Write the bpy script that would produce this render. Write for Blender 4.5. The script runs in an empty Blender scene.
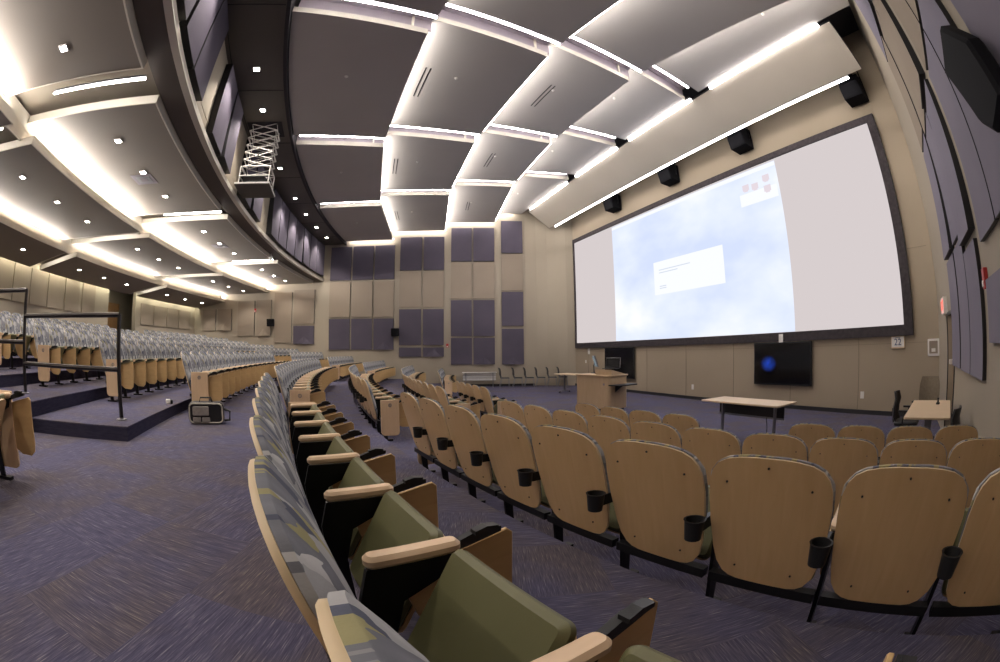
import bpy, bmesh, math, random
from math import sin, cos, pi, radians, sqrt, asin, atan2, degrees
from mathutils import Matrix, Vector
random.seed(7)
S = bpy.context.scene
COL = S.collection
FL = 1.82            # height of the lens above the stage floor; everything is built around the lens and lifted by this
# ------------------------------------------------------------------ camera, world, exposure
cam = bpy.data.cameras.new('camera'); camo = bpy.data.objects.new('camera', cam); COL.objects.link(camo)
R = Matrix(((0.9408499, -0.0080592, -0.3387277), (-0.3387214, -0.0469186, -0.9397161), (-0.0083193, 0.9988662, -0.0468731)))
camo.matrix_world = R.to_4x4()
cam.type = 'PANO'; cam.sensor_width = 36.0; cam.sensor_fit = 'HORIZONTAL'
cam.panorama_type = 'FISHEYE_EQUISOLID'; cam.fisheye_lens = 439 / 1000 * 36; cam.fisheye_fov = 3.14159
cam.clip_start = 0.01
S.camera = camo
w = bpy.data.worlds.new('world'); S.world = w; w.use_nodes = True
w.node_tree.nodes['Background'].inputs[0].default_value = (0.02, 0.02, 0.022, 1)
S.view_settings.view_transform = 'Standard'; S.view_settings.look = 'None'; S.view_settings.gamma = 1
S.view_settings.exposure = 1.45
S.cycles.use_denoising = True; S.cycles.max_bounces = 7; S.cycles.diffuse_bounces = 5; S.cycles.glossy_bounces = 3
S.cycles.sample_clamp_indirect = 6; S.cycles.caustics_reflective = False; S.cycles.caustics_refractive = False
K_TUBE, K_COVE, K_COVE_REAR, K_DOWN = 15.0, 4.2, 14.0, 60.0
EX = 2 ** -1.45          # screens are bright enough to read at this exposure

CX, CY = 46.2, 11.4       # centre that all seat rows, ceiling bands and the balcony share
def P(r, a, z): return Vector((CX - r*cos(a), CY + r*sin(a), z))

# ------------------------------------------------------------------ materials
def new_mat(name, col, rough=0.6, metal=0.0, spec=0.4):
    m = bpy.data.materials.new(name); m.use_nodes = True
    b = m.node_tree.nodes['Principled BSDF']
    b.inputs['Base Color'].default_value = (*col, 1); b.inputs['Roughness'].default_value = rough
    b.inputs['Metallic'].default_value = metal; b.inputs['Specular IOR Level'].default_value = spec
    return m
def nd(m, t, **kw):
    n = m.node_tree.nodes.new(t)
    for k, v in kw.items():
        if k.startswith('i_'): n.inputs[k[2:].replace('_', ' ')].default_value = v
        else: setattr(n, k, v)
    return n
def lk(m, a, b): m.node_tree.links.new(a, b)
def ramp(m, stops, interp='LINEAR'):
    n = nd(m, 'ShaderNodeValToRGB'); cr = n.color_ramp; cr.interpolation = interp
    while len(cr.elements) < len(stops): cr.elements.new(0.5)
    for e, (p, c) in zip(cr.elements, stops): e.position = p; e.color = (*c, 1)
    return n
def coords(m, scale=(1, 1, 1), kind='Object', rot=(0, 0, 0)):
    t = nd(m, 'ShaderNodeTexCoord'); mp = nd(m, 'ShaderNodeMapping')
    mp.inputs['Scale'].default_value = scale; mp.inputs['Rotation'].default_value = rot
    lk(m, t.outputs[kind], mp.inputs['Vector']); return mp.outputs['Vector']
def bsdf(m): return m.node_tree.nodes['Principled BSDF']
def noisy(name, c1, c2, scale=(3, 3, 3), rough=0.7, bump=0.0, detail=4, nscale=1.0, spec=0.3, bscale=None):
    m = new_mat(name, c1, rough, spec=spec)
    v = coords(m, scale); n = nd(m, 'ShaderNodeTexNoise', i_Scale=nscale, i_Detail=detail); lk(m, v, n.inputs['Vector'])
    r = ramp(m, [(0.3, c1), (0.7, c2)]); lk(m, n.outputs['Fac'], r.inputs['Fac']); lk(m, r.outputs['Color'], bsdf(m).inputs['Base Color'])
    if bump:
        n2 = nd(m, 'ShaderNodeTexNoise', i_Scale=bscale or 60.0, i_Detail=2); lk(m, coords(m), n2.inputs['Vector'])
        b = nd(m, 'ShaderNodeBump', i_Strength=bump, i_Distance=0.01); lk(m, n2.outputs['Fac'], b.inputs['Height']); lk(m, b.outputs['Normal'], bsdf(m).inputs['Normal'])
    return m
M = {}
M['wall'] = noisy('taupe_paint', (0.35, 0.29, 0.215), (0.375, 0.312, 0.235), (0.4, 0.4, 0.4), 0.75, 0.03, bscale=40)
M['wall_side'] = noisy('side_wall_paint', (0.33, 0.285, 0.225), (0.355, 0.31, 0.245), (0.4, 0.4, 0.4), 0.75, 0.03, bscale=40)
M['cream'] = noisy('cream_lip_paint', (0.60, 0.56, 0.48), (0.64, 0.60, 0.51), (0.6, 0.6, 0.6), 0.6)
M['lip'] = noisy('panel_edge_taupe', (0.40, 0.37, 0.32), (0.43, 0.40, 0.345), (0.6, 0.6, 0.6), 0.6)
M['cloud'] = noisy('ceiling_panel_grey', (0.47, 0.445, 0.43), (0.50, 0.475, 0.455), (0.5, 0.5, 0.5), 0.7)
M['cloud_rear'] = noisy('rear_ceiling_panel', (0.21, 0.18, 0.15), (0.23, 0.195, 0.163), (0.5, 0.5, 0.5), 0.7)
M['soffit'] = noisy('front_soffit_paint', (0.44, 0.40, 0.34), (0.47, 0.43, 0.37), (0.5, 0.5, 0.5), 0.7)
M['dark_ceiling'] = noisy('dark_soffit_paint', (0.085, 0.075, 0.066), (0.10, 0.088, 0.078), (0.5, 0.5, 0.5), 0.6)
M['gap_shade_brown'] = new_mat('gap_shade_brown', (0.11, 0.094, 0.08), 0.7)
M['matte_black'] = new_mat('matte_black_cabinet', (0.006, 0.006, 0.008), 0.85, spec=0.15)
M['plenum'] = new_mat('plenum_dark', (0.03, 0.027, 0.032), 0.9)
M['bay'] = noisy('recess_dark_purple', (0.26, 0.225, 0.26), (0.30, 0.26, 0.29), (1, 1, 1), 0.8)
M['black'] = new_mat('black_plastic', (0.012, 0.012, 0.014), 0.45)
M['black_metal'] = new_mat('black_metal', (0.02, 0.02, 0.023), 0.35, 0.6)
M['rail'] = new_mat('bronze_rail_metal', (0.055, 0.05, 0.05), 0.3, 0.9)
M['chrome'] = new_mat('chrome', (0.6, 0.6, 0.6), 0.15, 1.0)
M['grey_metal'] = new_mat('grey_metal', (0.25, 0.25, 0.27), 0.35, 0.7)
M['white'] = new_mat('white_plastic', (0.75, 0.73, 0.70), 0.5)
M['red'] = new_mat('red_plastic', (0.45, 0.03, 0.03), 0.4)
M['rubber'] = new_mat('black_rubber_base', (0.02, 0.02, 0.025), 0.7)
M['riser'] = noisy('riser_carpet_navy', (0.03, 0.03, 0.055), (0.05, 0.045, 0.075), (8, 8, 60), 0.95, 0.2, spec=0.1)
M['purple'] = noisy('purple_fabric_panel', (0.082, 0.072, 0.098), (0.10, 0.088, 0.118), (1, 1, 1), 0.9, 0.15, bscale=300, spec=0.15)
M['slate'] = noisy('slate_fabric_panel', (0.20, 0.185, 0.235), (0.225, 0.21, 0.26), (1, 1, 1), 0.9, 0.15, bscale=300, spec=0.15)
M['tan'] = noisy('tan_fabric_panel', (0.27, 0.225, 0.18), (0.295, 0.245, 0.195), (1, 1, 1), 0.9, 0.15, bscale=300, spec=0.15)
M['olive'] = noisy('olive_vinyl', (0.115, 0.11, 0.05), (0.135, 0.13, 0.062), (4, 4, 4), 0.42, 0.05, bscale=250, spec=0.45)
def wood(name, a, b, rough=0.4, sc=(1, 14, 1)):
    m = new_mat(name, a, rough, spec=0.4)
    v = coords(m, sc); n = nd(m, 'ShaderNodeTexNoise', i_Scale=2.2, i_Detail=5, i_Distortion=0.6); lk(m, v, n.inputs['Vector'])
    r = ramp(m, [(0.25, a), (0.75, b)]); lk(m, n.outputs['Fac'], r.inputs['Fac']); lk(m, r.outputs['Color'], bsdf(m).inputs['Base Color'])
    return m
M['ply'] = wood('maple_ply', (0.55, 0.37, 0.19), (0.62, 0.43, 0.235), 0.38, (2, 9, 1.2))
M['tablet'] = wood('maple_tablet', (0.50, 0.33, 0.155), (0.58, 0.39, 0.19), 0.35, (2, 2, 9))
M['ply_edge'] = new_mat('ply_edge', (0.70, 0.55, 0.36), 0.4)
M['arm'] = wood('beech_arm', (0.66, 0.47, 0.30), (0.74, 0.54, 0.36), 0.35, (2, 14, 2))
M['end'] = wood('beech_end_panel', (0.62, 0.44, 0.28), (0.68, 0.49, 0.32), 0.4, (12, 2, 1.5))
M['tabletop'] = wood('maple_table_top', (0.68, 0.52, 0.34), (0.74, 0.57, 0.38), 0.35, (3, 12, 3))
M['podium'] = wood('maple_podium', (0.50, 0.36, 0.22), (0.56, 0.41, 0.26), 0.45, (5, 5, 1))
M['door'] = wood('door_wood', (0.36, 0.20, 0.09), (0.44, 0.25, 0.12), 0.4, (6, 6, 1))
M['mesh_back'] = noisy('beige_mesh_back', (0.20, 0.165, 0.12), (0.24, 0.20, 0.145), (20, 20, 20), 0.8)

def carpet():
    m = new_mat('carpet_tiles', (0.1, 0.1, 0.15), 0.95, spec=0.1)
    v = coords(m); sc = nd(m, 'ShaderNodeVectorMath', operation='SCALE'); sc.inputs['Scale'].default_value = 1/0.62; lk(m, v, sc.inputs[0])
    rot = nd(m, 'ShaderNodeMapping'); rot.inputs['Rotation'].default_value = (0, 0, radians(18)); lk(m, sc.outputs[0], rot.inputs['Vector'])
    fl = nd(m, 'ShaderNodeVectorMath', operation='FLOOR'); lk(m, rot.outputs[0], fl.inputs[0])
    wn = nd(m, 'ShaderNodeTexWhiteNoise', noise_dimensions='3D'); lk(m, fl.outputs[0], wn.inputs['Vector'])
    sep = nd(m, 'ShaderNodeSeparateColor'); lk(m, wn.outputs['Color'], sep.inputs[0])
    def streak(scv, seedz, d=3):
        mp = nd(m, 'ShaderNodeMapping'); mp.inputs['Scale'].default_value = scv; lk(m, rot.outputs[0], mp.inputs['Vector'])
        add = nd(m, 'ShaderNodeVectorMath', operation='ADD'); lk(m, mp.outputs[0], add.inputs[0]); lk(m, wn.outputs['Color'], add.inputs[1])
        n = nd(m, 'ShaderNodeTexNoise', i_Scale=1.0, i_Detail=d); n.inputs['Roughness'].default_value = 0.6; lk(m, add.outputs[0], n.inputs['Vector']); return n.outputs['Fac']
    sx, sy = streak((5.0, 120, 1), 0), streak((120, 5.0, 1), 1)
    gt = nd(m, 'ShaderNodeMath', operation='GREATER_THAN'); gt.inputs[1].default_value = 0.5; lk(m, sep.outputs[0], gt.inputs[0])
    mx = nd(m, 'ShaderNodeMix', data_type='FLOAT'); lk(m, gt.outputs[0], mx.inputs[0]); lk(m, sx, mx.inputs[2]); lk(m, sy, mx.inputs[3])
    r1 = ramp(m, [(0.28, (0.052, 0.048, 0.085)), (0.48, (0.078, 0.074, 0.128)), (0.60, (0.108, 0.104, 0.165)), (0.76, (0.26, 0.25, 0.28))])
    r2 = ramp(m, [(0.28, (0.058, 0.050, 0.070)), (0.48, (0.088, 0.076, 0.098)), (0.60, (0.120, 0.105, 0.122)), (0.76, (0.29, 0.25, 0.205))])
    lk(m, mx.outputs[0], r1.inputs['Fac']); lk(m, mx.outputs[0], r2.inputs['Fac'])
    big = nd(m, 'ShaderNodeTexNoise', i_Scale=1.5, i_Detail=3); lk(m, rot.outputs[0], big.inputs['Vector'])
    s2 = nd(m, 'ShaderNodeMath', operation='ADD'); lk(m, big.outputs['Fac'], s2.inputs[0])
    mm = nd(m, 'ShaderNodeMath', operation='MULTIPLY_ADD'); lk(m, sep.outputs[1], mm.inputs[0]); mm.inputs[1].default_value = 0.30; mm.inputs[2].default_value = -0.15
    lk(m, mm.outputs[0], s2.inputs[1])
    rr = ramp(m, [(0.36, (0, 0, 0)), (0.68, (1, 1, 1))]); lk(m, s2.outputs[0], rr.inputs['Fac'])
    mc = nd(m, 'ShaderNodeMix', data_type='RGBA'); lk(m, rr.outputs['Color'], mc.inputs[0]); lk(m, r1.outputs['Color'], mc.inputs[6]); lk(m, r2.outputs['Color'], mc.inputs[7])
    lk(m, mc.outputs[2], bsdf(m).inputs['Base Color'])
    b = nd(m, 'ShaderNodeBump', i_Strength=0.4, i_Distance=0.006); lk(m, mx.outputs[0], b.inputs['Height']); lk(m, b.outputs['Normal'], bsdf(m).inputs['Normal'])
    return m
M['carpet'] = carpet()

def leaf_fabric():
    m = new_mat('leaf_pattern_fabric', (0.25, 0.25, 0.27), 0.9, spec=0.1)
    v = coords(m, (0.0, 19, 12.5), rot=(0.0, 0, 0))
    vn = nd(m, 'ShaderNodeTexVoronoi', i_Scale=1.0, feature='F1'); vn.inputs['Randomness'].default_value = 0.75; 
    wob = nd(m, 'ShaderNodeTexNoise', i_Scale=1.3, i_Detail=1); lk(m, v, wob.inputs['Vector'])
    wa = nd(m, 'ShaderNodeVectorMath', operation='MULTIPLY_ADD'); lk(m, wob.outputs['Color'], wa.inputs[0]); wa.inputs[1].default_value = (0, 1.1, 1.1); lk(m, v, wa.inputs[2])
    lk(m, wa.outputs[0], vn.inputs['Vector'])
    sep = nd(m, 'ShaderNodeSeparateColor'); lk(m, vn.outputs['Color'], sep.inputs[0])
    r = ramp(m, [(0.0, (0.20, 0.205, 0.235)), (0.28, (0.42, 0.42, 0.435)), (0.5, (0.31, 0.31, 0.32)), (0.62, (0.11, 0.12, 0.165)), (0.78, (0.36, 0.33, 0.18)), (0.88, (0.56, 0.56, 0.57))], 'CONSTANT')
    lk(m, sep.outputs[0], r.inputs['Fac'])
    d = ramp(m, [(0.0, (1.06, 1.06, 1.06)), (0.55, (0.86, 0.86, 0.86))]); lk(m, vn.outputs['Distance'], d.inputs['Fac'])
    mul = nd(m, 'ShaderNodeMix', data_type='RGBA', blend_type='MULTIPLY'); mul.inputs[0].default_value = 1
    lk(m, r.outputs['Color'], mul.inputs[6]); lk(m, d.outputs['Color'], mul.inputs[7]); lk(m, mul.outputs[2], bsdf(m).inputs['Base Color'])
    n = nd(m, 'ShaderNodeTexNoise', i_Scale=260.0); lk(m, coords(m), n.inputs['Vector'])
    b = nd(m, 'ShaderNodeBump', i_Strength=0.15, i_Distance=0.003); lk(m, n.outputs['Fac'], b.inputs['Height']); lk(m, b.outputs['Normal'], bsdf(m).inputs['Normal'])
    return m
M['fabric'] = leaf_fabric()

def emit(name, col, k):
    m = bpy.data.materials.new(name); m.use_nodes = True; nt = m.node_tree
    nt.nodes.remove(nt.nodes['Principled BSDF']); e = nt.nodes.new('ShaderNodeEmission')
    e.inputs[0].default_value = (*col, 1); e.inputs[1].default_value = k * (EX if k < 2 else 1)
    nt.links.new(e.outputs[0], nt.nodes['Material Output'].inputs[0]); return m
M['tube'] = emit('tube_glow', (1.0, 0.93, 0.90), K_TUBE)
M['tube_soft'] = emit('soffit_tube_glow', (1.0, 0.93, 0.90), K_TUBE*.45)
M['down'] = emit('downlight_glow', (1.0, 0.93, 0.85), 30)
M['exit'] = emit('exit_red_glow', (1.0, 0.10, 0.06), 1.6)
M['exit_face'] = emit('exit_face_glow', (0.9, 0.5, 0.45), 0.9)
def screen_mats():
    m = emit('screen_blank', (0.86, 0.78, 0.78), 0.80)
    p = emit('projected_sky', (0.8, 0.87, 1.0), 1.05)
    nt = p.node_tree; e = [n for n in nt.nodes if n.type == 'EMISSION'][0]
    v = coords(p, (1, 0.55, 1.0)); n = nd(p, 'ShaderNodeTexNoise', i_Scale=0.45, i_Detail=5); lk(p, v, n.inputs['Vector'])
    r = ramp(p, [(0.35, (0.66, 0.74, 0.97)), (0.52, (0.80, 0.86, 1.0)), (0.68, (0.97, 0.98, 1.0))]); lk(p, n.outputs['Fac'], r.inputs['Fac']); lk(p, r.outputs['Color'], e.inputs[0])
    return m, p
M['screen'], M['proj'] = screen_mats()
M['dialog'] = emit('dialog_white', (0.93, 0.95, 1.0), 1.05)
M['dialog_line'] = emit('dialog_grey_line', (0.72, 0.78, 0.88), 0.95)
M['icon'] = emit('desktop_icon_pink', (0.86, 0.76, 0.82), 0.95)
M['tv_blue'] = emit('tv_blue_glow', (0.02, 0.10, 0.8), 0.9)
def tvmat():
    m = new_mat('tv_glass_blue_reflection', (0.004, 0.004, 0.006), 0.12, spec=0.5)  # blue reflection is put into the glass as a soft emissive spot
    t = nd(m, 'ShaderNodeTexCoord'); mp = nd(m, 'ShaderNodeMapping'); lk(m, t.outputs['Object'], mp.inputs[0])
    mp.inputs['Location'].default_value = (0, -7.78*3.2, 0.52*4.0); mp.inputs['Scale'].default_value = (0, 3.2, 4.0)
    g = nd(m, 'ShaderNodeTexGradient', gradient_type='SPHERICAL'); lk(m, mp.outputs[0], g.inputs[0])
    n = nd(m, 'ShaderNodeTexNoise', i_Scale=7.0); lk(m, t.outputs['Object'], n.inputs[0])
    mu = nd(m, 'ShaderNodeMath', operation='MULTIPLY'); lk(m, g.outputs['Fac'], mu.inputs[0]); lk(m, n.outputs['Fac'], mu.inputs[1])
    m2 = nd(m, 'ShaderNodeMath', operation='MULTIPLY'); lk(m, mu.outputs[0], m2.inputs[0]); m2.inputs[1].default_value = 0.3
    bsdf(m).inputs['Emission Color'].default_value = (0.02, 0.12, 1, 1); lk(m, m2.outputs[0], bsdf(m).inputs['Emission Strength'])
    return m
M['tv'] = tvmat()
M['tv_dark'] = new_mat('tv_glass_dark', (0.006, 0.006, 0.008), 0.15)
M['laptop_screen'] = emit('laptop_screen_dim', (0.30, 0.36, 0.40), 0.6)

# ------------------------------------------------------------------ object helpers
def link(name, verts, faces, mat, parent=None, midx=None, smooth=False):
    me = bpy.data.meshes.new(name); me.from_pydata([tuple(v) for v in verts], [], faces)
    for m in (mat if isinstance(mat, (list, tuple)) else [mat]): me.materials.append(m)
    if midx: me.polygons.foreach_set('material_index', midx)
    if smooth: me.polygons.foreach_set('use_smooth', [True]*len(me.polygons))
    me.update()
    bm = bmesh.new(); bm.from_mesh(me); bmesh.ops.recalc_face_normals(bm, faces=bm.faces); bm.to_mesh(me); bm.free()
    if smooth:
        try: me.set_sharp_from_angle(angle=radians(38))
        except Exception: pass
    o = bpy.data.objects.new(name, me); COL.objects.link(o)
    if parent: o.parent = parent
    return o
def tag(o, label=None, cat=None, group=None, kind=None):
    if label: o['label'] = label
    if cat: o['category'] = cat
    if group: o['group'] = group
    if kind: o['kind'] = kind
    return o
def thing(name, loc, rz=0, label=None, cat=None, group=None):
    o = bpy.data.objects.new(name, None); COL.objects.link(o); o.empty_display_size = 0.1
    o.location = loc; o.rotation_euler = (0, 0, rz); return tag(o, label, cat, group)
class G:
    """collects simple solids into one mesh"""
    def __init__(s): s.v = []; s.f = []; s.m = []
    def add(s, v, f, mi=0):
        o = len(s.v); s.v += [Vector(x) for x in v]; s.f += [tuple(i+o for i in x) for x in f]; s.m += [mi]*len(f)
    def box(s, x0, x1, y0, y1, z0, z1, mi=0, T=None):
        v = [Vector((x, y, z)) for z in (z0, z1) for x, y in ((x0, y0), (x1, y0), (x1, y1), (x0, y1))]
        if T: v = [T @ p for p in v]
        s.add(v, [(0, 3, 2, 1), (4, 5, 6, 7), (0, 1, 5, 4), (1, 2, 6, 5), (2, 3, 7, 6), (3, 0, 4, 7)], mi)
    def prism(s, pts, d0, d1, fn, bev=0.0, mi=0, mcap=None):
        n = len(pts); rings = []
        def inset(b):
            out = []
            for i in range(n):
                p0, p1, p2 = Vector(pts[i-1]), Vector(pts[i]), Vector(pts[(i+1) % n])
                a = (p1-p0).normalized(); c = (p2-p1).normalized()
                na = Vector((-a.y, a.x)); nc = Vector((-c.y, c.x)); q = na+nc
                if q.length < 1e-6: q = na
                q.normalize(); out.append(p1 + q*min(b/max(q.dot(na), 0.4), b*2))
            return out
        area = sum(pts[i-1][0]*pts[i][1]-pts[i][0]*pts[i-1][1] for i in range(n))
        if area < 0: pts = list(reversed(pts))
        levels = [(bev, d0), (0, d0+bev), (0, d1-bev), (bev, d1)] if bev else [(0, d0), (0, d1)]
        v = []
        for b, d in levels:
            for p in (inset(b) if b else [Vector(q) for q in pts]): v.append(fn(p[0], p[1], d))
        f = []
        for L in range(len(levels)-1):
            for i in range(n): j = (i+1) % n; f.append((L*n+i, L*n+j, (L+1)*n+j, (L+1)*n+i))
        s.add(v, f, mi)
        o = len(s.v)-len(v); k = (len(levels)-1)*n
        s.f.append(tuple(o+i for i in reversed(range(n)))); s.f.append(tuple(o+k+i for i in range(n))); s.m += [mi if mcap is None else mcap]*2
    def tube(s, pts, r, n=8, mi=0):
        pts = [Vector(p) for p in pts]; v = []; f = []
        for i, p in enumerate(pts):
            d = (pts[min(i+1, len(pts)-1)]-pts[max(i-1, 0)]).normalized()
            u = d.orthogonal().normalized() if abs(d.z) > 0.95 else d.cross(Vector((0, 0, 1))).normalized(); q = d.cross(u).normalized()
            rr = r[i] if isinstance(r, (list, tuple)) else r
            for k in range(n): a = 2*pi*k/n; v.append(p+u*cos(a)*rr+q*sin(a)*rr)
        for i in range(len(pts)-1):
            for k in range(n): f.append((i*n+k, i*n+(k+1) % n, (i+1)*n+(k+1) % n, (i+1)*n+k))
        f.append(tuple(range(n))); f.append(tuple((len(pts)-1)*n+k for k in range(n))); s.add(v, f, mi)
    def lathe(s, prof, c, n=16, mi=0):
        v = []; f = []; c = Vector(c)
        for r, z in prof:
            for k in range(n): a = 2*pi*k/n; v.append(c+Vector((r*cos(a), r*sin(a), z)))
        for i in range(len(prof)-1):
            for k in range(n): f.append((i*n+k, i*n+(k+1) % n, (i+1)*n+(k+1) % n, (i+1)*n+k))
        s.add(v, f, mi)
    def build(s, name, mat, parent=None, smooth=False): return link(name, s.v, s.f, mat, parent, s.m, smooth)
def rrect(x0, x1, y0, y1, r, n=4):
    rs = r if isinstance(r, (list, tuple)) else (r,)*4; out = []
    for (cx, cy, a0, q) in ((x0, y0, pi, rs[0]), (x1, y0, 1.5*pi, rs[1]), (x1, y1, 0, rs[2]), (x0, y1, .5*pi, rs[3])):
        sx = q if cx == x0 else -q; sy = q if cy == y0 else -q
        if q == 0: out.append((cx, cy)); continue
        for k in range(n+1): a = a0+.5*pi*k/n; out.append((cx+sx+q*cos(a), cy+sy+q*sin(a)))
    return out
XYZ = lambda u, v, d: Vector((u, v, d))
XZ = lambda u, v, d: Vector((u, d, v))
YZ = lambda u, v, d: Vector((d, u, v))
def area_light(name, loc, direction, sx, sy, power, col=(1, 0.93, 0.86), parent=None, along=None):
    l = bpy.data.lights.new(name, 'AREA'); l.shape = 'RECTANGLE'; l.size = sx; l.size_y = sy; l.energy = power; l.color = col
    o = bpy.data.objects.new(name, l); COL.objects.link(o)
    z = -Vector(direction).normalized(); x = Vector(along).normalized() if along else z.orthogonal()
    x = (x - z*x.dot(z)).normalized(); y = z.cross(x)
    mw = Matrix((x, y, z)).transposed().to_4x4(); mw.translation = Vector(loc); o.matrix_world = mw
    return o
def spot(name, loc, direction, power, angle=95, col=(1, 0.91, 0.80), blend=0.6, size=0.04):
    l = bpy.data.lights.new(name, 'SPOT'); l.energy = power; l.spot_size = radians(angle); l.spot_blend = blend; l.color = col; l.shadow_soft_size = size
    o = bpy.data.objects.new(name, l); COL.objects.link(o); o.location = loc
    o.rotation_euler = Vector(direction).to_track_quat('-Z', 'Y').to_euler(); return o

# ------------------------------------------------------------------ the room shell
SL = 0.29
def farY(x): return 20.75 + SL*(11.4-x)
def nearY(x): return 2.05 - SL*(11.4-x)
TOP = 8.6
def struct(o): return tag(o, kind='structure')
def wall_line(name, x0, x1, fy, z0, z1, sgn, mat, th=0.2):
    g = G(); a = Vector((x0, fy(x0), 0)); b = Vector((x1, fy(x1), 0)); n = Vector((0, sgn*th, 0))
    g.v = []; pts = [a, b, b+n, a+n]
    g.prism([(p.x, p.y) for p in pts], z0, z1, XYZ); return struct(g.build(name, mat))
# front wall with vertical joint lines: three courses of wide boards
g = G(); g.box(11.4, 11.7, 1.8, 21.0, -FL, TOP); wall_front = struct(g.build('wall_front', M['wall']))
g = G()
for y in (4.6, 7.0, 9.35, 11.7, 14.05, 16.4, 18.7): g.box(11.392, 11.401, y-.006, y+.006, -1.7, 0.15)
g.box(11.392, 11.401, 2.2, 3.0, 2.195, 2.205); g.box(11.392, 11.401, 2.2, 20.4, -0.05, -0.042)
g.build('wall_joint', new_mat('joint_dark_taupe', (0.22, 0.185, 0.14), 0.8), wall_front)  # thin darker taupe strips for the board joints
# far wall
wall_far = wall_line('wall_far', -14.0, 11.6, farY, -FL, TOP, 1, M['wall_side'])
# near wall with a door opening between x 8.2 and 9.2
DX0, DX1, DZ = 8.28, 9.3, 0.42
g = G()
for x0, x1, z0, z1 in ((-16, DX0, -FL, TOP), (DX1, 11.6, -FL, TOP), (DX0, DX1, DZ, TOP)):
    g.prism([(x0, nearY(x0)-.25), (x1, nearY(x1)-.25), (x1, nearY(x1)), (x0, nearY(x0))], z0, z1, XYZ)
wall_near = struct(g.build('wall_near', M['wall_side']))
def NW(x, d, z): # point on the near wall, d = distance out of the wall towards the hall
    n = Vector((-SL, 1, 0)).normalized(); return Vector((x, nearY(x), z)) + n*d
def FW(x, d, z):
    n = Vector((-SL, -1, 0)).normalized(); return Vector((x, farY(x), z)) + n*d
# back wall (arc) with an alcove and a timber door
RB = 58.7
def arc_pts(r, a0, a1, n):
    return [P(r, a0+(a1-a0)*i/n, 0) for i in range(n+1)]
ORD = ['first', 'second', 'third', 'fourth', 'fifth', 'sixth', 'seventh', 'eighth', 'ninth', 'tenth', 'eleventh', 'twelfth', 'thirteenth', 'fourteenth', 'fifteenth', 'sixteenth', 'seventeenth', 'eighteenth', 'nineteenth', 'twentieth']
C2 = 38.05               # the three front rows curve about a nearer centre
def arc_solid(g, r0, r1, a0, a1, z0, z1, n=12, mi=0, cx=None):
    A = [radians(a0+(a1-a0)*i/n) for i in range(n+1)]
    zz0 = z0 if isinstance(z0, tuple) else (z0, z0); zz1 = z1 if isinstance(z1, tuple) else (z1, z1)
    v = []; f = []
    dx = Vector((0 if cx is None else cx-CX, 0, 0))
    for a in A: v += [P(r0, a, zz0[0])+dx, P(r1, a, zz0[1])+dx, P(r1, a, zz1[1])+dx, P(r0, a, zz1[0])+dx]
    for i in range(n):
        b = i*4
        for k in range(4): f.append((b+k, b+(k+1) % 4, b+4+(k+1) % 4, b+4+k))
    f += [(0, 1, 2, 3), (n*4, n*4+3, n*4+2, n*4+1)]; g.add(v, f, mi)
g = G(); arc_solid(g, RB, RB+.25, -20, 6.8, -.5, 5, 16); arc_solid(g, RB, RB+.25, 9.25, 16.6, -.5, 5, 6)
arc_solid(g, RB+2.2, RB+2.4, 6.3, 13, -.5, 5, 4)
g.prism([(p.x, p.y) for p in (P(RB+.2, radians(6.8), 0), P(RB+2.3, radians(6.8), 0), P(RB+2.3, radians(6.6), 0), P(RB+.2, radians(6.6), 0))], -.5, 5, XYZ)
wall_back = struct(g.build('wall_back', M['wall_side']))
# door in the alcove
a0 = radians(7.45)
g = G(); arc_solid(g, RB+2.05, RB+2.15, 9.0, 9.95, 0.1, 2.25, 2); d1 = struct(g.build('door_1', M['door']))
g = G(); arc_solid(g, RB+2.02, RB+2.2, 8.93, 9.0, 0.1, 2.35, 1); arc_solid(g, RB+2.02, RB+2.2, 9.95, 10.02, .1, 2.35, 1); arc_solid(g, RB+2.02, RB+2.2, 9.0, 9.95, 2.25, 2.35, 2)
g.build('door_frame', M['door'], d1)
g = G(); arc_solid(g, RB+.3, RB+2.3, 6.8, 12.5, 3.0, 3.1, 2); struct(g.build('trim_alcove', M['dark_ceiling']))
# near wall door leaf, set back in its opening
g = G()
T = lambda u, v, d: NW(u, -0.17+d, v)
g.prism([(DX0, -FL), (DX1, -FL), (DX1, DZ), (DX0, DZ)], 0, .05, T); d2 = struct(g.build('door_2', M['door']))
g = G()
for x0, x1, z0, z1 in ((DX0-.06, DX0, -FL, DZ+.06), (DX1, DX1+.06, -FL, DZ+.06), (DX0, DX1, DZ, DZ+.06)): g.prism([(x0, z0), (x1, z0), (x1, z1), (x0, z1)], -.02, .16, lambda u, v, d: NW(u, -0.14+d, v))
g.build('door_frame', M['black_metal'], d2)
g = G(); g.tube([NW(8.42, -.12, -.8), NW(8.42, -.05, -.8), NW(8.56, -.05, -.8)], .014); g.build('door_handle', M['chrome'], d2)
# closer: small cream block seen at the head side of the leaf
g = G(); g.prism([(8.3, -.42), (8.42, -.42), (8.42, -.34), (8.3, -.34)], 0, .1, lambda u, v, d: NW(u, d, v)); g.build('door_switch', M['white'], d2)

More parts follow.
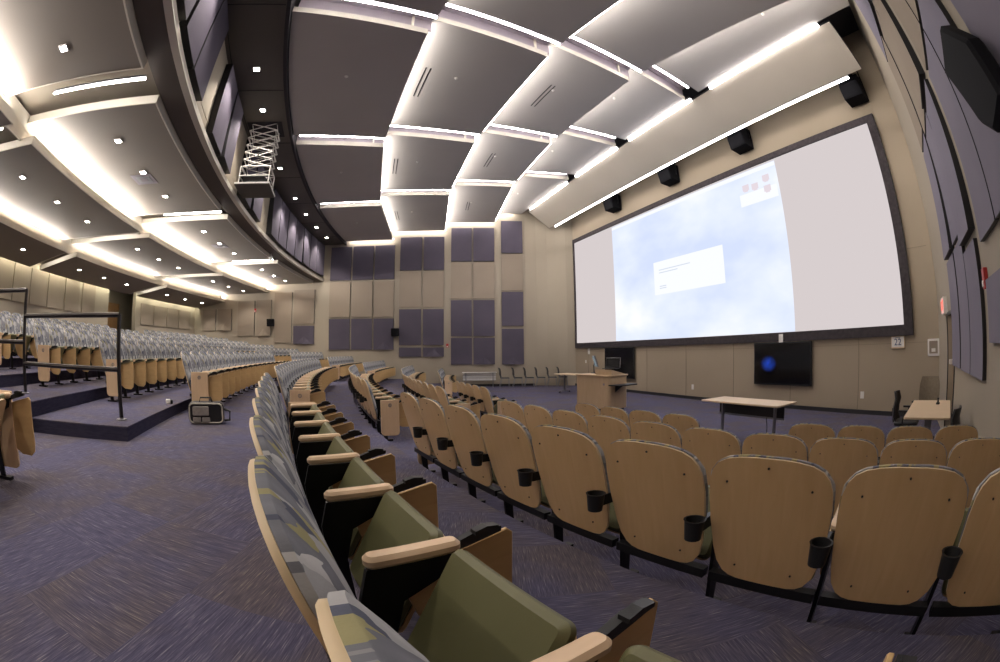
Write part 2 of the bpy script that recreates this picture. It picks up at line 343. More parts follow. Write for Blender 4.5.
# floors and tiers.  (inner radius, floor height)
g = G(); arc_solid(g, 22.0, 36.0, -26, 26, -FL-.3, -FL, 24, cx=C2); struct(g.build('floor', M['carpet']))
EDG = [(34.87, -1.655), (36.35, -1.43), (37.97, -1.20), (47.5, -1.0)]
UP = [(49.35, -.835), (50.95, -.65), (52.6, -.46), (54.25, -.27), (55.9, -.08), (57.5, .10)]
def tier(name, r0, r1, a0, a1, z, zb, cx=None):
    g = G(); arc_solid(g, r0, r1, a0, a1, zb, z-.012, 24, cx=cx)
    t = struct(g.build(name, M['riser']))
    g = G(); arc_solid(g, r0-.012, r1, a0, a1, z-.012, z, 24, cx=cx); c = g.build('carpet_tread', M['carpet'], t); return t
for i, (r, z) in enumerate(EDG):
    if i == 3: tier('floor_tier', r, 50.9, -20, 18, z, -FL-.2)
    elif i == 2: tier('floor_tier', r, 40.6, -24, 22, z, -FL-.2, C2)
    else: tier('floor_tier', r, EDG[i+1][0], -24, 22, z, -FL-.2, C2)
for i, (r, z) in enumerate(UP):
    r1 = UP[i+1][0] if i < 5 else RB+2.4
    tier('floor_tier', r, r1, -8.15 if i == 0 else -20, 18, z, -1.2)

# plenum over the hall, over the balcony, and the ceilings
g = G(); g.prism([(-4.2, nearY(-4.2)-.2), (11.7, nearY(11.7)-.2), (11.7, farY(11.7)+.2), (-4.2, farY(-4.2)+.2)], TOP-.05, TOP+.1, XYZ); struct(g.build('ceiling', M['plenum']))
g = G(); arc_solid(g, 49.6, 61.5, -20, 17.5, (4.35, 3.5), (4.5, 3.65), 16); struct(g.build('ceiling_rear', M['wall_side']))
# dark ring soffit with its panel joints, between the hall panels and the balcony front
g = G(); arc_solid(g, 48.3, 49.65, -19, 16.3, 5.95, 6.1, 32); dk = struct(g.build('ceiling_ring', M['dark_ceiling']))
g = G()
for a in (-13, -9.8, -6.6, -3.0, .4, 3.6, 6.9, 10.2, 13.2): arc_solid(g, 48.32, 49.6, a-.012, a+.012, 5.942, 5.952, 1)
arc_solid(g, 49.50, 49.515, -19, 16.3, 5.942, 5.952, 32); g.build('ceiling_joint', M['plenum'], dk)
g = G(); arc_solid(g, 48.22, 48.3, -19, 16.3, 5.9, 7.0, 32); struct(g.build('trim_ring', M['plenum']))
# balcony front with lip
g = G(); arc_solid(g, 49.6, 49.8, -19, 16.3, 4.02, 6.0, 32); wb = struct(g.build('wall_balcony', M['wall_side']))
g = G(); arc_solid(g, 49.50, 49.63, -19, 16.2, 3.90, 4.02, 32); g.build('balcony_lip', M['cream'], wb)
g = G(); arc_solid(g, 49.635, 50.11, -19, 16.1, 3.95, 3.99, 32); g.build('balcony_gap_strip', M['gap_shade_brown'], wb)  # strip closes the dark gap behind the lip, shade put into its brown
def fascia_panel(a0, a1, z0, z1, tilt=0):
    g = G(); r = 49.5
    A = [radians(a0), radians(a1)]; pts = []
    q = [P(r-.06-tilt, A[0], z0), P(r-.06, A[1], z0), P(r-.06, A[1], z1), P(r-.06, A[0], z1)]
    b = [P(r+.1, A[0], z0), P(r+.1, A[1], z0), P(r+.1, A[1], z1), P(r+.1, A[0], z1)]
    g.add(q+b, [(0, 1, 2), (0, 2, 3)], 0); g.add(q+b, [(4, 7, 6, 5), (0, 4, 5, 1), (1, 5, 6, 2), (2, 6, 7, 3), (3, 7, 4, 0)], 1)
    g.build('acoustic_panel', [M['purple'], M['black']], wb)
for a0, a1 in ((-15.5, -14.1), (-14.0, -12.6), (-11.1, -9.7), (-9.6, -8.4), (-8.25, -7.08), (-7.0, -5.85), (-4.45, -3.2), (-3.1, -1.9), (-.15, 1.25), (1.35, 2.9), (4.55, 6.0), (6.08, 7.5), (7.6, 9.1), (9.2, 10.6), (10.7, 12.1), (12.2, 13.5), (13.6, 15.1)):
    fascia_panel(a0, a1, 4.14, 5.86, .06 if int(a0*10) % 2 else .0)
# baseboards
g = G(); g.box(11.37, 11.4, 2.1, 20.7, -FL, -FL+.11); struct(g.build('baseboard_front', M['rubber']))
g = G(); g.prism([(p.x, p.y) for p in (FW(-.5, 0, 0), FW(11.3, 0, 0), FW(11.3, .03, 0), FW(-.5, .03, 0))], -FL, -FL+.11, XYZ); struct(g.build('baseboard_far', M['rubber']))
# curved bright corner pilasters where the side walls meet the front wall
g = G(); c = FW(9.75, 0, 0)
arcp = [FW(9.2, 0, 0), FW(9.75, .04, 0), FW(10.3, .16, 0), FW(10.75, .36, 0), Vector((11.05, farY(11.05)-.62, 0)), Vector((11.4, farY(11.4)-.75, 0)), Vector((11.6, farY(11.6), 0))]
g.prism([(p.x, p.y) for p in arcp], -FL, 8.4, XYZ); struct(g.build('trim_1', M['wall_side'], smooth=False))

# acoustic panels on the side walls (x0, x1, z0, z1, material, wedge)
def wall_panel(F, parent, x0, x1, z0, z1, mat, th=.09, wedge=0):
    g = G(); c = .0
    f0 = [(x0, z0), (x1, z0), (x1, z1), (x0, z1)]
    top = [F(x, th, z) for x, z in f0]; bot = [F(x, 0, z) for x, z in f0]
    if wedge == 1: top[0] = F(x0, th+.05, z0); top[1] = F(x1, th+.05, z0)       # bottom edge leans out
    if wedge == 2: top[2] = F(x1, th+.12, z1); top[3] = F(x0, th+.12, z1)
    if wedge == 3: # facetted bottom: a raised point in the middle of the lower edge
        m_ = F((x0+x1)/2, th+.10, z0); ap = F((x0+x1)/2, th, z0+.42)
        q0 = F(x0+.12, th, z0); q1 = F(x1-.12, th, z0)
        v = [top[0], q0, m_, q1, top[1], top[2], ap, top[3]]
        g.add(v, [(0, 1, 6, 7), (1, 2, 6), (2, 3, 6), (3, 4, 5, 6), (6, 5, 7)], 0)
    else: g.add(top, [(0, 1, 2), (0, 2, 3)], 0)
    g.add(top+bot, [(0, 4, 5, 1), (1, 5, 6, 2), (2, 6, 7, 3), (3, 7, 4, 0), (4, 7, 6, 5)], 1)
    g.build('acoustic_panel', [M[mat], M['black']], parent)
FWf = lambda x, d, z: FW(x, d, z)
NWf = lambda x, d, z: NW(x, d, z)
for cols, rows in (
    ([(7.94, 9.05)], [(5.28, 7.1, 'purple'), (3.24, 5.2, 'tan'), (1.35, 3.16, 'purple'), (-.68, 1.20, 'purple')]),
    ([(5.36, 6.42), (6.50, 7.58)], [(4.82, 6.68, 'purple'), (2.80, 4.76, 'tan'), (.82, 2.72, 'purple'), (-.67, .73, 'purple')]),
    ([(2.70, 3.84), (3.94, 5.0)], [(4.36, 6.20, 'purple'), (2.36, 4.28, 'tan'), (.36, 2.26, 'purple'), (-.25, .24, 'purple')]),
    ([(-1.13, .04), (.13, 1.26), (1.35, 2.41)], [(3.90, 5.78, 'purple'), (1.88, 3.80, 'tan'), (.12, 1.78, 'purple')]),
    ([(-4.48, -3.36)], [(.50, 3.32, 'tan')]), ([(-5.66, -4.68)], [(.88, 2.94, 'tan')]),
    ([(-6.95, -5.80)], [(.88, 2.92, 'tan')]), ([(-8.45, -7.43), (-9.66, -8.62)], [(1.20, 2.48, 'tan')])):
    for ci, (x0, x1) in enumerate(cols):
        for ri, (z0, z1, m_) in enumerate(rows):
            wd = 3 if (ri == len(rows)-1 and ci == len(cols)-1 and m_ == 'purple') or x0 in (-5.66, -8.45) else (1 if ci == len(cols)-1 and ri in (0, 2) and x0 > -2 else 0)
            wall_panel(FWf, wall_far, x0, x1, z0, z1, m_, .07, wd)
wall_panel(FWf, wall_far, -3.24, -2.0, 1.55, 3.44, 'tan', .07, 0); wall_panel(FWf, wall_far, -3.24, -2.0, .42, 1.42, 'purple', .07, 3)
# near wall (seen at a graze): raised panels with black edges
for x0, x1, rows in ((7.2, 8.2, [(-.43, 1.22, 'slate', 0), (1.28, 3.12, 'slate', 1), (3.2, 5.1, 'tan', 0), (5.16, 7.0, 'slate', 0)]),
                     (6.18, 7.08, [(-.44, 1.22, 'slate', 0), (1.3, 2.95, 'slate', 0), (3.02, 4.9, 'tan', 0), (4.98, 6.8, 'slate', 1)]),
                     (5.24, 6.14, [(-.44, 1.0, 'slate', 0), (1.1, 2.9, 'slate', 1), (2.98, 4.9, 'tan', 1), (4.98, 6.8, 'slate', 0)]),
                     (4.02, 4.86, [(-.06, .52, 'slate', 0), (.88, 2.7, 'slate', 0), (2.78, 4.7, 'tan', 0), (4.78, 6.5, 'slate', 0)]),
                     (3.1, 3.98, [(-.06, .52, 'slate', 0), (.88, 2.7, 'slate', 0), (2.78, 4.7, 'tan', 0), (4.78, 6.5, 'slate', 0)]),
                     (1.9, 2.76, [(-.06, .8, 'slate', 0), (.9, 2.7, 'slate', 0), (2.78, 4.7, 'tan', 0)]),
                     (1.0, 1.86, [(-.06, .8, 'slate', 0), (.9, 2.7, 'slate', 0)])):
    for z0, z1, m_, wd in rows: wall_panel(NWf, wall_near, x0, x1, z0, z1, m_, .06, wd)
# back wall panels
for a0, a1 in ((-3.9, -2.8), (-2.7, -1.6), (-1.45, -.3), (-.2, .82), (.9, 1.98), (2.08, 3.2), (3.3, 4.35), (4.6, 5.6), (9.72, 10.9), (11.0, 12.2), (12.35, 13.5), (13.6, 14.9)):
    z0, z1 = (1.40, 2.62) if a0 < 6 else (1.25, 2.32)
    g = G(); arc_solid(g, RB-.07, RB, a0, a1, z0, z1, 3); g.build('acoustic_panel', M['tan'], wall_back)

# ------------------------------------------------------------------ ceilings: stepped bands of hanging panels
L_ = [lambda x: nearY(x)+.15, lambda x: 6.0+.18*(x-1), lambda x: 11.4+0*x, lambda x: 16.96-.226*(x-1), lambda x: farY(x)-.12]
def on_arc(r, line):
    a = 0.0
    x = CX-r
    for _ in range(30):
        y = line(x); a = asin(max(-1, min(1, (y-CY)/r))); x = CX-r*cos(a)
    return a
def edge(rr, l0, l1, n=8, xmax=None):
    a0, a1 = on_arc(rr, l0), on_arc(rr, l1)
    if rr < 47: A, B = P(rr, a0, 0), P(rr, a1, 0); return [A.lerp(B, i/n) for i in range(n+1)]
    return [P(rr, a0+(a1-a0)*i/n, 0) for i in range(n+1)]
def xedge(x, l0, l1, n=8):
    return [Vector((x, l0(x)+(l1(x)-l0(x))*i/n, 0)) for i in range(n+1)]
def slab(g, e0, e1, z, th=.14, lip=0):
    n = len(e0); v = []; f = []
    for a, b in zip(e0, e1): v += [Vector((a.x, a.y, z)), Vector((b.x, b.y, z)), Vector((b.x, b.y, z+th)), Vector((a.x, a.y, z+th))]
    for i in range(n-1):
        for k in range(4):
            if k == 0: f.append((i*4, i*4+1, i*4+5, i*4+4))
            else: f.append((i*4+k, i*4+(k+1) % 4, i*4+4+(k+1) % 4, i*4+4+k))
    o = len(g.v); g.add(v, f, 0); nf = len(f)
    for j in range(nf): g.m[-nf+j] = 0 if j % 4 == 0 else 1
    g.f += [tuple(o+i for i in (0, 1, 2, 3)), tuple(o+(n-1)*4+i for i in (3, 2, 1, 0))]; g.m += [1, 1]
rown = ['near-wall row', 'second row', 'third row', 'far-wall row']
bandn = ['balcony band', 'second band', 'third band', 'soffit band']
bands = [(48.2, 45.50, 6.04), (45.80, 42.66, 6.50), (42.95, 40.0, 6.95), (40.30, None, 7.47)]
GAP = .62
def tube_light(A, B, label, group, r=.028, name='linear_light', k='tube'):
    A, B = Vector(A), Vector(B); t = thing(name, (A+B)/2, 0, label, 'light', group)
    g = G(); g.tube([A-(A+B)/2, B-(A+B)/2], r, 6); g.build('tube', M[k], t)
    d = (B-A).normalized(); n = Vector((-d.y, d.x, 0)); h = (B-A)/2
    g = G(); v = []
    for e in (-h, h):
        for u, z in ((-r*1.3, r*.9), (r*1.3, r*.9), (r*1.3, r*2.6), (-r*1.3, r*2.6)): v.append(e+n*u+Vector((0, 0, z)))
    g.add(v, [(0, 1, 2, 3), (4, 7, 6, 5), (0, 4, 5, 1), (1, 5, 6, 2), (2, 6, 7, 3), (3, 7, 4, 0)]); g.build('housing', M['grey_metal'], t)
    return t
for bi, (r0, r1, z) in enumerate(bands):
    for ri in range(4):
        lo, hi = L_[ri], L_[ri+1]
        l0 = (lambda x, f=lo: f(x)+GAP) if ri else lo
        l1 = hi if ri < 3 else (lambda x, f=hi: f(x)-.15)
        e0 = edge(r0, l0, l1); e1 = edge(r1, l0, l1) if r1 else xedge(8.95, l0, l1)
        g = G(); slab(g, e0, e1, z)
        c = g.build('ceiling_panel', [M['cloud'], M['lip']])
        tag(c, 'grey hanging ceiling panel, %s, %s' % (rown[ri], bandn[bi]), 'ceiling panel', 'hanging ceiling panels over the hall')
        # slot diffusers
        if bi in (1, 2) and True:
            rs = r0-.75 if bi == 1 else r0-1.3
            am = (on_arc(rs, l0)+on_arc(rs, l1))/2
            for q in (0, .11):
                g = G(); arc_solid(g, rs-.03-q, rs-q, degrees(am)-.85, degrees(am)+.85, z-.006, z+.002, 4)
                g.build('air_slot', M['black'], c)
        # sprinkler head
        rs = (r0+(r1 or 38.2))/2; am = (on_arc(rs, l0)*.6+on_arc(rs, l1)*.4); q = P(rs, am, z)
        g = G(); g.lathe([(.05, 0), (.05, -.015), (.02, -.02), (.015, -.05), (0, -.05)], q, 8); g.build('sprinkler', M['white'], c)
        # linear tube hung in the gap after this row
        xa = CX-r0+.12; xb = (CX-r1+.02) if r1 else 8.55
        a0_ = on_arc(r0, hi); pa = P(r0-.15, a0_, 0)
        pb = P(r1, on_arc(r1, hi), 0) if r1 else Vector((8.6, hi(8.6), 0))
        off = .14 if ri < 3 else -.08
        tube_light((pa.x, pa.y+off, z+.06), (pb.x, pb.y+off, z+.06), 'glowing tube across the end of the ceiling %s, %s' % (rown[ri], bandn[bi]), 'linear tubes between the ceiling panels')
        # cove strip resting on the inner edge of this panel, lighting the next higher band
        if r1:
            a0_, a1_ = on_arc(r1, l0), on_arc(r1, l1)
            A_, B_ = P(r1+.10, a0_, z+.2), P(r1+.10, a1_, z+.2); al = (B_-A_).normalized(); ln = (B_-A_).length
            area_light('cove_strip', (A_+B_)/2, Vector((al.y, -al.x, 0))*.75+Vector((0, 0, 1)), ln*.97, .06, K_COVE*ln*(1, 1.15, 1.15)[bi], along=al)
            if bi:
                u = Vector((al.y, -al.x, 0))
                tube_light((A_+B_)/2-al*ln*.47+u*.15+Vector((0, 0, -.12)), (A_+B_)/2+al*ln*.47+u*.15+Vector((0, 0, -.12)), 'glowing strip along the ceiling %s, %s' % (rown[ri], bandn[bi]), 'strips along the long edges of the ceiling panels', .02)
            bck = []
        # recess bay wall above the panel edge
    g = G()
for bi, (r0, r1, z) in enumerate(bands[1:]):
    for ri in range(4):
        l0 = (lambda x, f=L_[ri]: f(x)+(GAP if ri else 0)); l1 = L_[ri+1] if ri < 3 else (lambda x: farY(x)-.27)
        a0_, a1_ = degrees(on_arc(r0, l0)), degrees(on_arc(r0, l1))
        g = G(); arc_solid(g, r0, r0+.05, a0_, a1_, bands[bi][2]+.14, z+.1, 6); struct(g.build('ceiling_bulkhead', M['cream']))
# recess bays over the gaps
for ri in (1, 2, 3):
    g = G(); f = L_[ri]
    for bi, (r0, r1, z) in enumerate(bands):
        pa = P(r0, on_arc(r0, f), 0); pb = P(r1, on_arc(r1, f), 0) if r1 else Vector((8.95, f(8.95), 0))
        v = [Vector((pa.x, pa.y-.1, z+.42)), Vector((pb.x, pb.y-.1, z+.42)), Vector((pb.x, pb.y+GAP+.1, z+.42)), Vector((pa.x, pa.y+GAP+.1, z+.42))]
        v += [p+Vector((0, 0, .05)) for p in v]
        g.add(v, [(0, 3, 2, 1), (4, 5, 6, 7), (0, 1, 5, 4), (1, 2, 6, 5), (2, 3, 7, 6), (3, 0, 4, 7)])
        for dy in (-.1, GAP+.04):      # upright skirts down to the backs of the panels
            q = [Vector((p.x, p.y+e, zz)) for zz in (z+.142, z+.42) for p, e in ((pa, dy), (pb, dy), (pb, dy+.04), (pa, dy+.04))]
            g.add(q, [(0, 3, 2, 1), (4, 5, 6, 7), (0, 1, 5, 4), (1, 2, 6, 5), (2, 3, 7, 6), (3, 0, 4, 7)])
    struct(g.build('ceiling_recess', M['bay']))
# front soffit: long sloped panel parallel to the screen
g = G(); y0, y1 = 2.35, 20.55
v = [Vector(p) for p in ((9.08, y0, 7.42), (10.28, y0, 6.6), (10.28, y1, 6.6), (9.08, y1, 7.42))]
v += [p+Vector((.06, 0, .12)) for p in v]
g.add(v, [(0, 1, 2, 3)], 0); g.add(v, [(4, 7, 6, 5), (0, 4, 5, 1), (1, 5, 6, 2), (2, 6, 7, 3), (3, 7, 4, 0)], 1)
tag(g.build('front_soffit', [M['soffit'], M['black']]), 'long beige sloped ceiling panel running above the projection screen', 'ceiling panel')
tube_light((10.41, 2.9, 6.60), (10.41, 20.1, 6.60), 'long bright tube along the front edge of the sloped soffit above the screen', None, .035, k='tube_soft')
for (ya, yb, w_) in ((2.7, 7.0, 'nearest'), (7.9, 11.3, 'second'), (12.1, 15.3, 'third'), (16.1, 20.2, 'farthest')):
    tube_light((9.04, ya, 7.44), (9.04, yb, 7.44), 'straight tube behind the sloped soffit, %s of the four from the near wall' % w_, 'tubes between the sloped soffit and the hanging panels', .04)
# second straight tube parallel to the soffit in the near row (third band edge)
# ---- rear bands under the balcony
rb = [(50.15, 53.3, 3.80, 'front band'), (52.95, 56.6, 3.35, 'middle band'), (56.25, 58.35, 2.92, 'back band')]
rg = [(-18, -7.7), (-6.5, .15), (1.1, 7.8), (8.8, 15.6)]
for bi, (r0, r1, z, bn) in enumerate(rb):
    for ri, (a0, a1) in enumerate(rg):
        if bi: a1 += .25
        drop = 0 if bi < 2 else .35
        g = G(); arc_solid(g, r0, r1, a0, a1, (z, z-drop), (z+.14, z+.14-drop), 10)
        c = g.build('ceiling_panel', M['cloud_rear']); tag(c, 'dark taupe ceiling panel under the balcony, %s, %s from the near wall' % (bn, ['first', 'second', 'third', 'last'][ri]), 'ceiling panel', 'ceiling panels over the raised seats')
        g = G(); arc_solid(g, r0-.03, r0, a0, a1, z-.005, z+.16, 10); arc_solid(g, r0-.03, r1, a1, a1+.03, (z-.005, z-.005-drop), (z+.15, z+.15-drop), 1); arc_solid(g, r0-.03, r1, a0-.03, a0, (z-.005, z-.005-drop), (z+.15, z+.15-drop), 1); g.build('panel_lip', M['cream'], c)
        if bi == 0:
            am = radians((a0+a1)/2+.4); q = P(51.55, am, z)
            g = G(); T = Matrix.Translation(q) @ Matrix.Rotation(-am, 4, 'Z')
            for k, hh in enumerate((.3, .2, .1)): g.box(-hh, hh, -hh, hh, -.006-.004*k, .002, 0 if k % 2 == 0 else 1, T=T)
            g.build('air_diffuser', [M['bay'], M['grey_metal']], c)
        # recessed downlights
        for k in range(3):
            aa = radians(a0+(a1-a0)*(k+.75)/3.6 if ri else -8.6-k*2.3)
            rc = r0+1.25 if bi < 2 else r0+.95
            q = P(rc, aa, z-.002-drop*.45)
            t = thing('downlight', q, -aa, 'square downlight, %s of three in the %s panel, balcony %s' % (['nearest', 'middle', 'farthest'][k], ['first', 'second', 'third', 'last'][ri], bn), 'light', 'square downlights under the balcony')
            g = G(); g.box(-.085, .085, -.085, .085, -.012, .004); g.build('trim_ring', M['white'], t)
            g = G(); g.box(-.06, .06, -.06, .06, -.016, -.011); g.build('lens', M['down'], t)
            spot('downlight_lamp', q+Vector((0, 0, -.03)), (0, 0, -1), K_DOWN, 120)
        # tube in the gap beyond this row
        if ri < 4:
            at = radians([-7.25, .55, 8.2, 16.05 if bi else 15.75][ri]); 
            tube_light(P(r0+.47 if bi else 50.2, at, z+.07-drop*.1), P(r1-(1.1 if bi < 2 else .5), at, z+.07-drop*.6), 'glowing tube beyond the %s panel, %s under the balcony' % (['first', 'second', 'third', 'last'][ri], bn), 'tubes between the balcony ceiling panels', .022)
        # cove strip standing on the front edge of the next lower band
        if bi:
            n = 3 if ri == 0 else 2; aA, aB = radians(a0), radians(a1)
            for q in range(n):
                aa = aA+(aB-aA)*(q+.5)/n; ln = r0*(aB-aA)/n; al = Vector((sin(aa), cos(aa), 0))
                area_light('cove_strip', P(r0+.16, aa, z+.19), Vector((cos(aa), -sin(aa), 0))*.8+Vector((0, 0, 1)), ln*.97, .06, K_COVE_REAR*ln*(1.25 if bi == 1 else .8), along=al)
    if bi:
        g = G(); arc_solid(g, r0+.36, r0+.40, -18, 16.3, z+.1, z+.62, 24); struct(g.build('ceiling_bulkhead', M['cream']))
# wall washer strip at the back wall
for q in range(10):
    aa = radians(-14+q*3.1+1); al = Vector((sin(aa), cos(aa), 0))
    area_light('wall_wash_strip', P(58.42, aa, 2.78), Vector((-cos(aa), sin(aa), 0))*.5+Vector((0, 0, -1)), 2.9, .05, 9, (1, .95, .72), along=al)
# ring soffit downlights
for k, a in enumerate((-11.5, -7.9, -4.06, -1.89, 2.59, 6.12, 8.6, 11.07, 13.4)):
    aa = radians(a); q = P(48.93, aa, 5.948)
    t = thing('downlight', q, -aa, 'square downlight in the dark ring soffit, %s from the near wall' % ORD[k], 'light', 'square downlights in the ring soffit')
    g = G(); g.box(-.085, .085, -.085, .085, -.012, .004); g.build('trim_ring', M['white'], t)
    g = G(); g.box(-.06, .06, -.06, .06, -.016, -.011); g.build('lens', M['down'], t)
    spot('downlight_lamp', q+Vector((0, 0, -.03)), (0, 0, -1), K_DOWN*2.2, 110)

# ------------------------------------------------------------------ screen, displays, wall devices
t = thing('projection_screen', (11.4, 11.4, .3), 0, 'huge white projection screen in a black frame on the front wall', 'projection screen')
def bx(name, x0, x1, y0, y1, z0, z1, mat, parent, org=(0, 0, 0), bev=0):
    g = G(); o = Vector(org)
    if bev: g.prism([(x0-o.x, y0-o.y), (x1-o.x, y0-o.y), (x1-o.x, y1-o.y), (x0-o.x, y1-o.y)], z0-o.z, z1-o.z, XYZ, bev)
    else: g.box(x0-o.x, x1-o.x, y0-o.y, y1-o.y, z0-o.z, z1-o.z)
    return g.build(name, mat, parent)
o_ = (11.4, 11.4, .3)
SY0, SY1, SZ0, SZ1 = 3.1, 19.72, .39, 5.66
bx('screen_fabric', 11.33, 11.35, SY0, SY1, SZ0, SZ1, M['screen'], t, o_)
g = G(); fw = .27
M['frame'] = noisy('black_velvet_frame', (0.035, 0.03, 0.034), (0.06, 0.05, 0.055), (10, 10, 10), 0.9)
for y0, y1, z0, z1 in ((SY0-fw, SY1+.13, SZ1, SZ1+.2), (SY0-fw, SY1+.13, SZ0-.26, SZ0), (SY0-fw, SY0, SZ0, SZ1), (SY1, SY1+.13, SZ0, SZ1)): g.box(11.28-11.4, 0, y0-11.4, y1-11.4, z0-.3, z1-.3)
g.build('screen_frame', M['frame'], t)
g = G() # lacing studs along the frame edge
z = SZ0
while z < SZ1: g.box(11.27-11.4, 11.33-11.4, SY0-fw-.02-11.4, SY0-fw+.01-11.4, z-.3, z+.07-.3); z += .18
tag(g.build('frame_lacing', M['black'], t), kind='stuff')
pj = bx('projected_image', 11.322, 11.331, 6.77, 16.16, SZ0+.01, 5.6, M['proj'], t, o_)
bx('dialog_window', 11.316, 11.323, 9.52, 13.32, 2.12, 3.42, M['dialog'], pj, o_)
g = G()
for y0, y1, z in ((11.2, 13.0, 3.06), (11.9, 13.0, 2.95), (12.6, 13.0, 2.42), (12.6, 13.0, 2.34)): g.box(11.312-11.4, 11.317-11.4, y0-11.4, y1-11.4, z-.3, z+.035-.3)
g.build('dialog_text', M['dialog_line'], pj)
g = G()
for y0, z0 in ((7.1, 5.05), (7.1, 4.7), (7.6, 4.9), (8.0, 4.95)): 
    g = G(); g.box(11.312-11.4, 11.322-11.4, y0-11.4, y0+.28-11.4, z0-.3, z0+.2-.3); g.box(11.312-11.4, 11.322-11.4, y0+.05-11.4, y0+.22-11.4, z0-.04-.3, z0-.3); g.build('desktop_icon', M['icon'], pj)
bx('desktop_panel', 11.318, 11.323, 6.85, 8.45, 4.45, 4.85, M['dialog'], pj, o_)
bx('menu_bar', 11.318, 11.323, 6.78, 16.14, 5.45, 5.58, M['dialog'], pj, o_)
def tv(y0, y1, z0, z1, m_, label):
    o = (11.4, (y0+y1)/2, z0); t = thing('wall_display', o, 0, label, 'television', 'flat displays under the screen')
    g = G(); g.prism([(y0-o[1], 0), (y1-o[1], 0), (y1-o[1], z1-z0), (y0-o[1], z1-z0)], -.13, -.06, YZ, .012); g.build('bezel', M['black'], t)
    g = G(); g.box(-.134, -.131, y0-o[1]+.03, y1-o[1]-.03, .04, z1-z0-.03)
    p = g.build('display_glass', m_, t)
    # keep the object texture space on the glass in hall coordinates
    bx('wall_mount', 11.34, 11.4, y0+.6, y1-.6, z0+.3, z1-.3, M['black'], t, o)
    return p
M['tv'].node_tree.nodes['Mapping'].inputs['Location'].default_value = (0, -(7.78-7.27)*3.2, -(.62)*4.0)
tv(6.17, 8.37, -1.14, .11, M['tv'], 'wide black flat display with a painted blue reflection under the screen')
tv(14.8, 17.05, -1.23, .11, M['tv_dark'], 'dark flat display on the front wall behind the wooden lectern')
t = thing('access_label', (11.27, 7.28, .26), 0, 'small white label hanging on the lower screen frame', 'sign')
bx('plate', 11.262, 11.274, 7.20, 7.36, .1, .34, M['white'], t, (11.27, 7.28, .26))
def text(body, loc, size, rot, mat, parent, name='lettering', ext=.002):
    c = bpy.data.curves.new(name, 'FONT'); c.body = body; c.size = size; c.extrude = ext; c.align_x = 'CENTER'; c.align_y = 'CENTER'; c.resolution_u = 3
    c.materials.append(mat); o = bpy.data.objects.new(name, c); COL.objects.link(o); o.location = loc; o.rotation_euler = rot
    bpy.context.view_layer.update(); me = bpy.data.meshes.new_from_object(o); q = bpy.data.objects.new(name, me); COL.objects.link(q)
    q.location = loc; q.rotation_euler = rot; q.parent = parent; bpy.data.objects.remove(o)
    return q
t = thing('room_number_clock', (11.4, 3.32, -.035), 0, 'square white wall clock showing 22 below the right end of the screen', 'clock')
g = G(); g.prism(rrect(-.21, .21, -.14, .16, .02, 2), -.06, 0, YZ, .006); g.build('case', M['tabletop'], t)
g = G(); g.prism(rrect(-.19, .19, -.10, .145, .02, 2), -.066, -.058, YZ); g.build('face', M['white'], t)
text('22', (-.068, 0, .01), .23, (pi/2, 0, -pi/2), new_mat('navy_digits', (.03, .06, .16), .4), t)
g = G(); g.box(-.068, -.064, -.08, .08, .115, .13); g.build('small_print', new_mat('grey_print', (.25, .25, .3), .5), t)
t = thing('wall_control_panel', (11.4, 2.22, -.18), 0, 'white framed control panel on the front wall beside the door', 'control panel')
g = G(); g.prism(rrect(-.18, .18, -.2, .2, .02, 2), -.03, 0, YZ, .006); g.build('plate', M['white'], t)
g = G(); g.prism(rrect(-.13, .13, -.14, .15, .01, 2), -.036, -.028, YZ); g.box(-.04, -.03, -.06, .06, -.1, -.02, 1); g.build('inner_panel', [M['tan'], M['white']], t)
def outlet(loc, label, rz=0, s=1.0):
    t = thing('power_outlet', loc, rz, label, 'outlet')
    g = G(); g.prism(rrect(-.05*s, .05*s, -.075*s, .075*s, .008, 2), -.012, 0, YZ, .003); g.build('plate', M['white'], t)
    for z in (-.035, .035): g = G(); g.prism(rrect(-.02*s, .02*s, z*s-.02*s, z*s+.02*s, .006, 2), -.016, -.011, YZ); g.build('socket', M['white'], t)
outlet((11.4, 11.33, -1.38), 'white power outlet low on the front wall between the two displays', s=1.2)
outlet((11.4, 4.46, -1.33), 'white power outlet low on the front wall, right of the display with the blue reflection', s=1.2)
outlet((11.4, 18.65, -.04), 'white wall box under the far lower corner of the screen', s=1.9)
outlet((11.4, 18.95, -.55), 'small white switch plate near the far front corner', s=1.0)
# ceiling box speakers above the screen
for i, y in enumerate((3.1, 7.8, 11.6, 15.6)):
    t = thing('screen_speaker', (11.05, y, 6.62), 0, 'black box loudspeaker hung above the screen, %s counted from the near wall' % ['first', 'second', 'third', 'last'][i], 'speaker', 'box loudspeakers above the screen')
    g = G(); g.prism([(-.28, .05), (-.18, -.33), (.28, -.38), (.28, .32), (-.1, .34)], -.34, .34, XZ, .02); g.build('cabinet', M['matte_black'], t)
    g = G(); g.prism([(-.300, .06), (-.20, -.30), (-.19, -.30), (-.28, .06)], -.3, .3, XZ); g.build('grille', M['matte_black'], t)
    g = G(); g.tube([(.1, -.36, -.1), (.1, -.36, .75)], .02); g.tube([(.1, .36, -.1), (.1, .36, .75)], .02); g.box(.02, .33, -.37, .37, .72, .76); g.box(.28, .33, -.1, .1, -.2, .76); g.build('bracket', M['black_metal'], t)
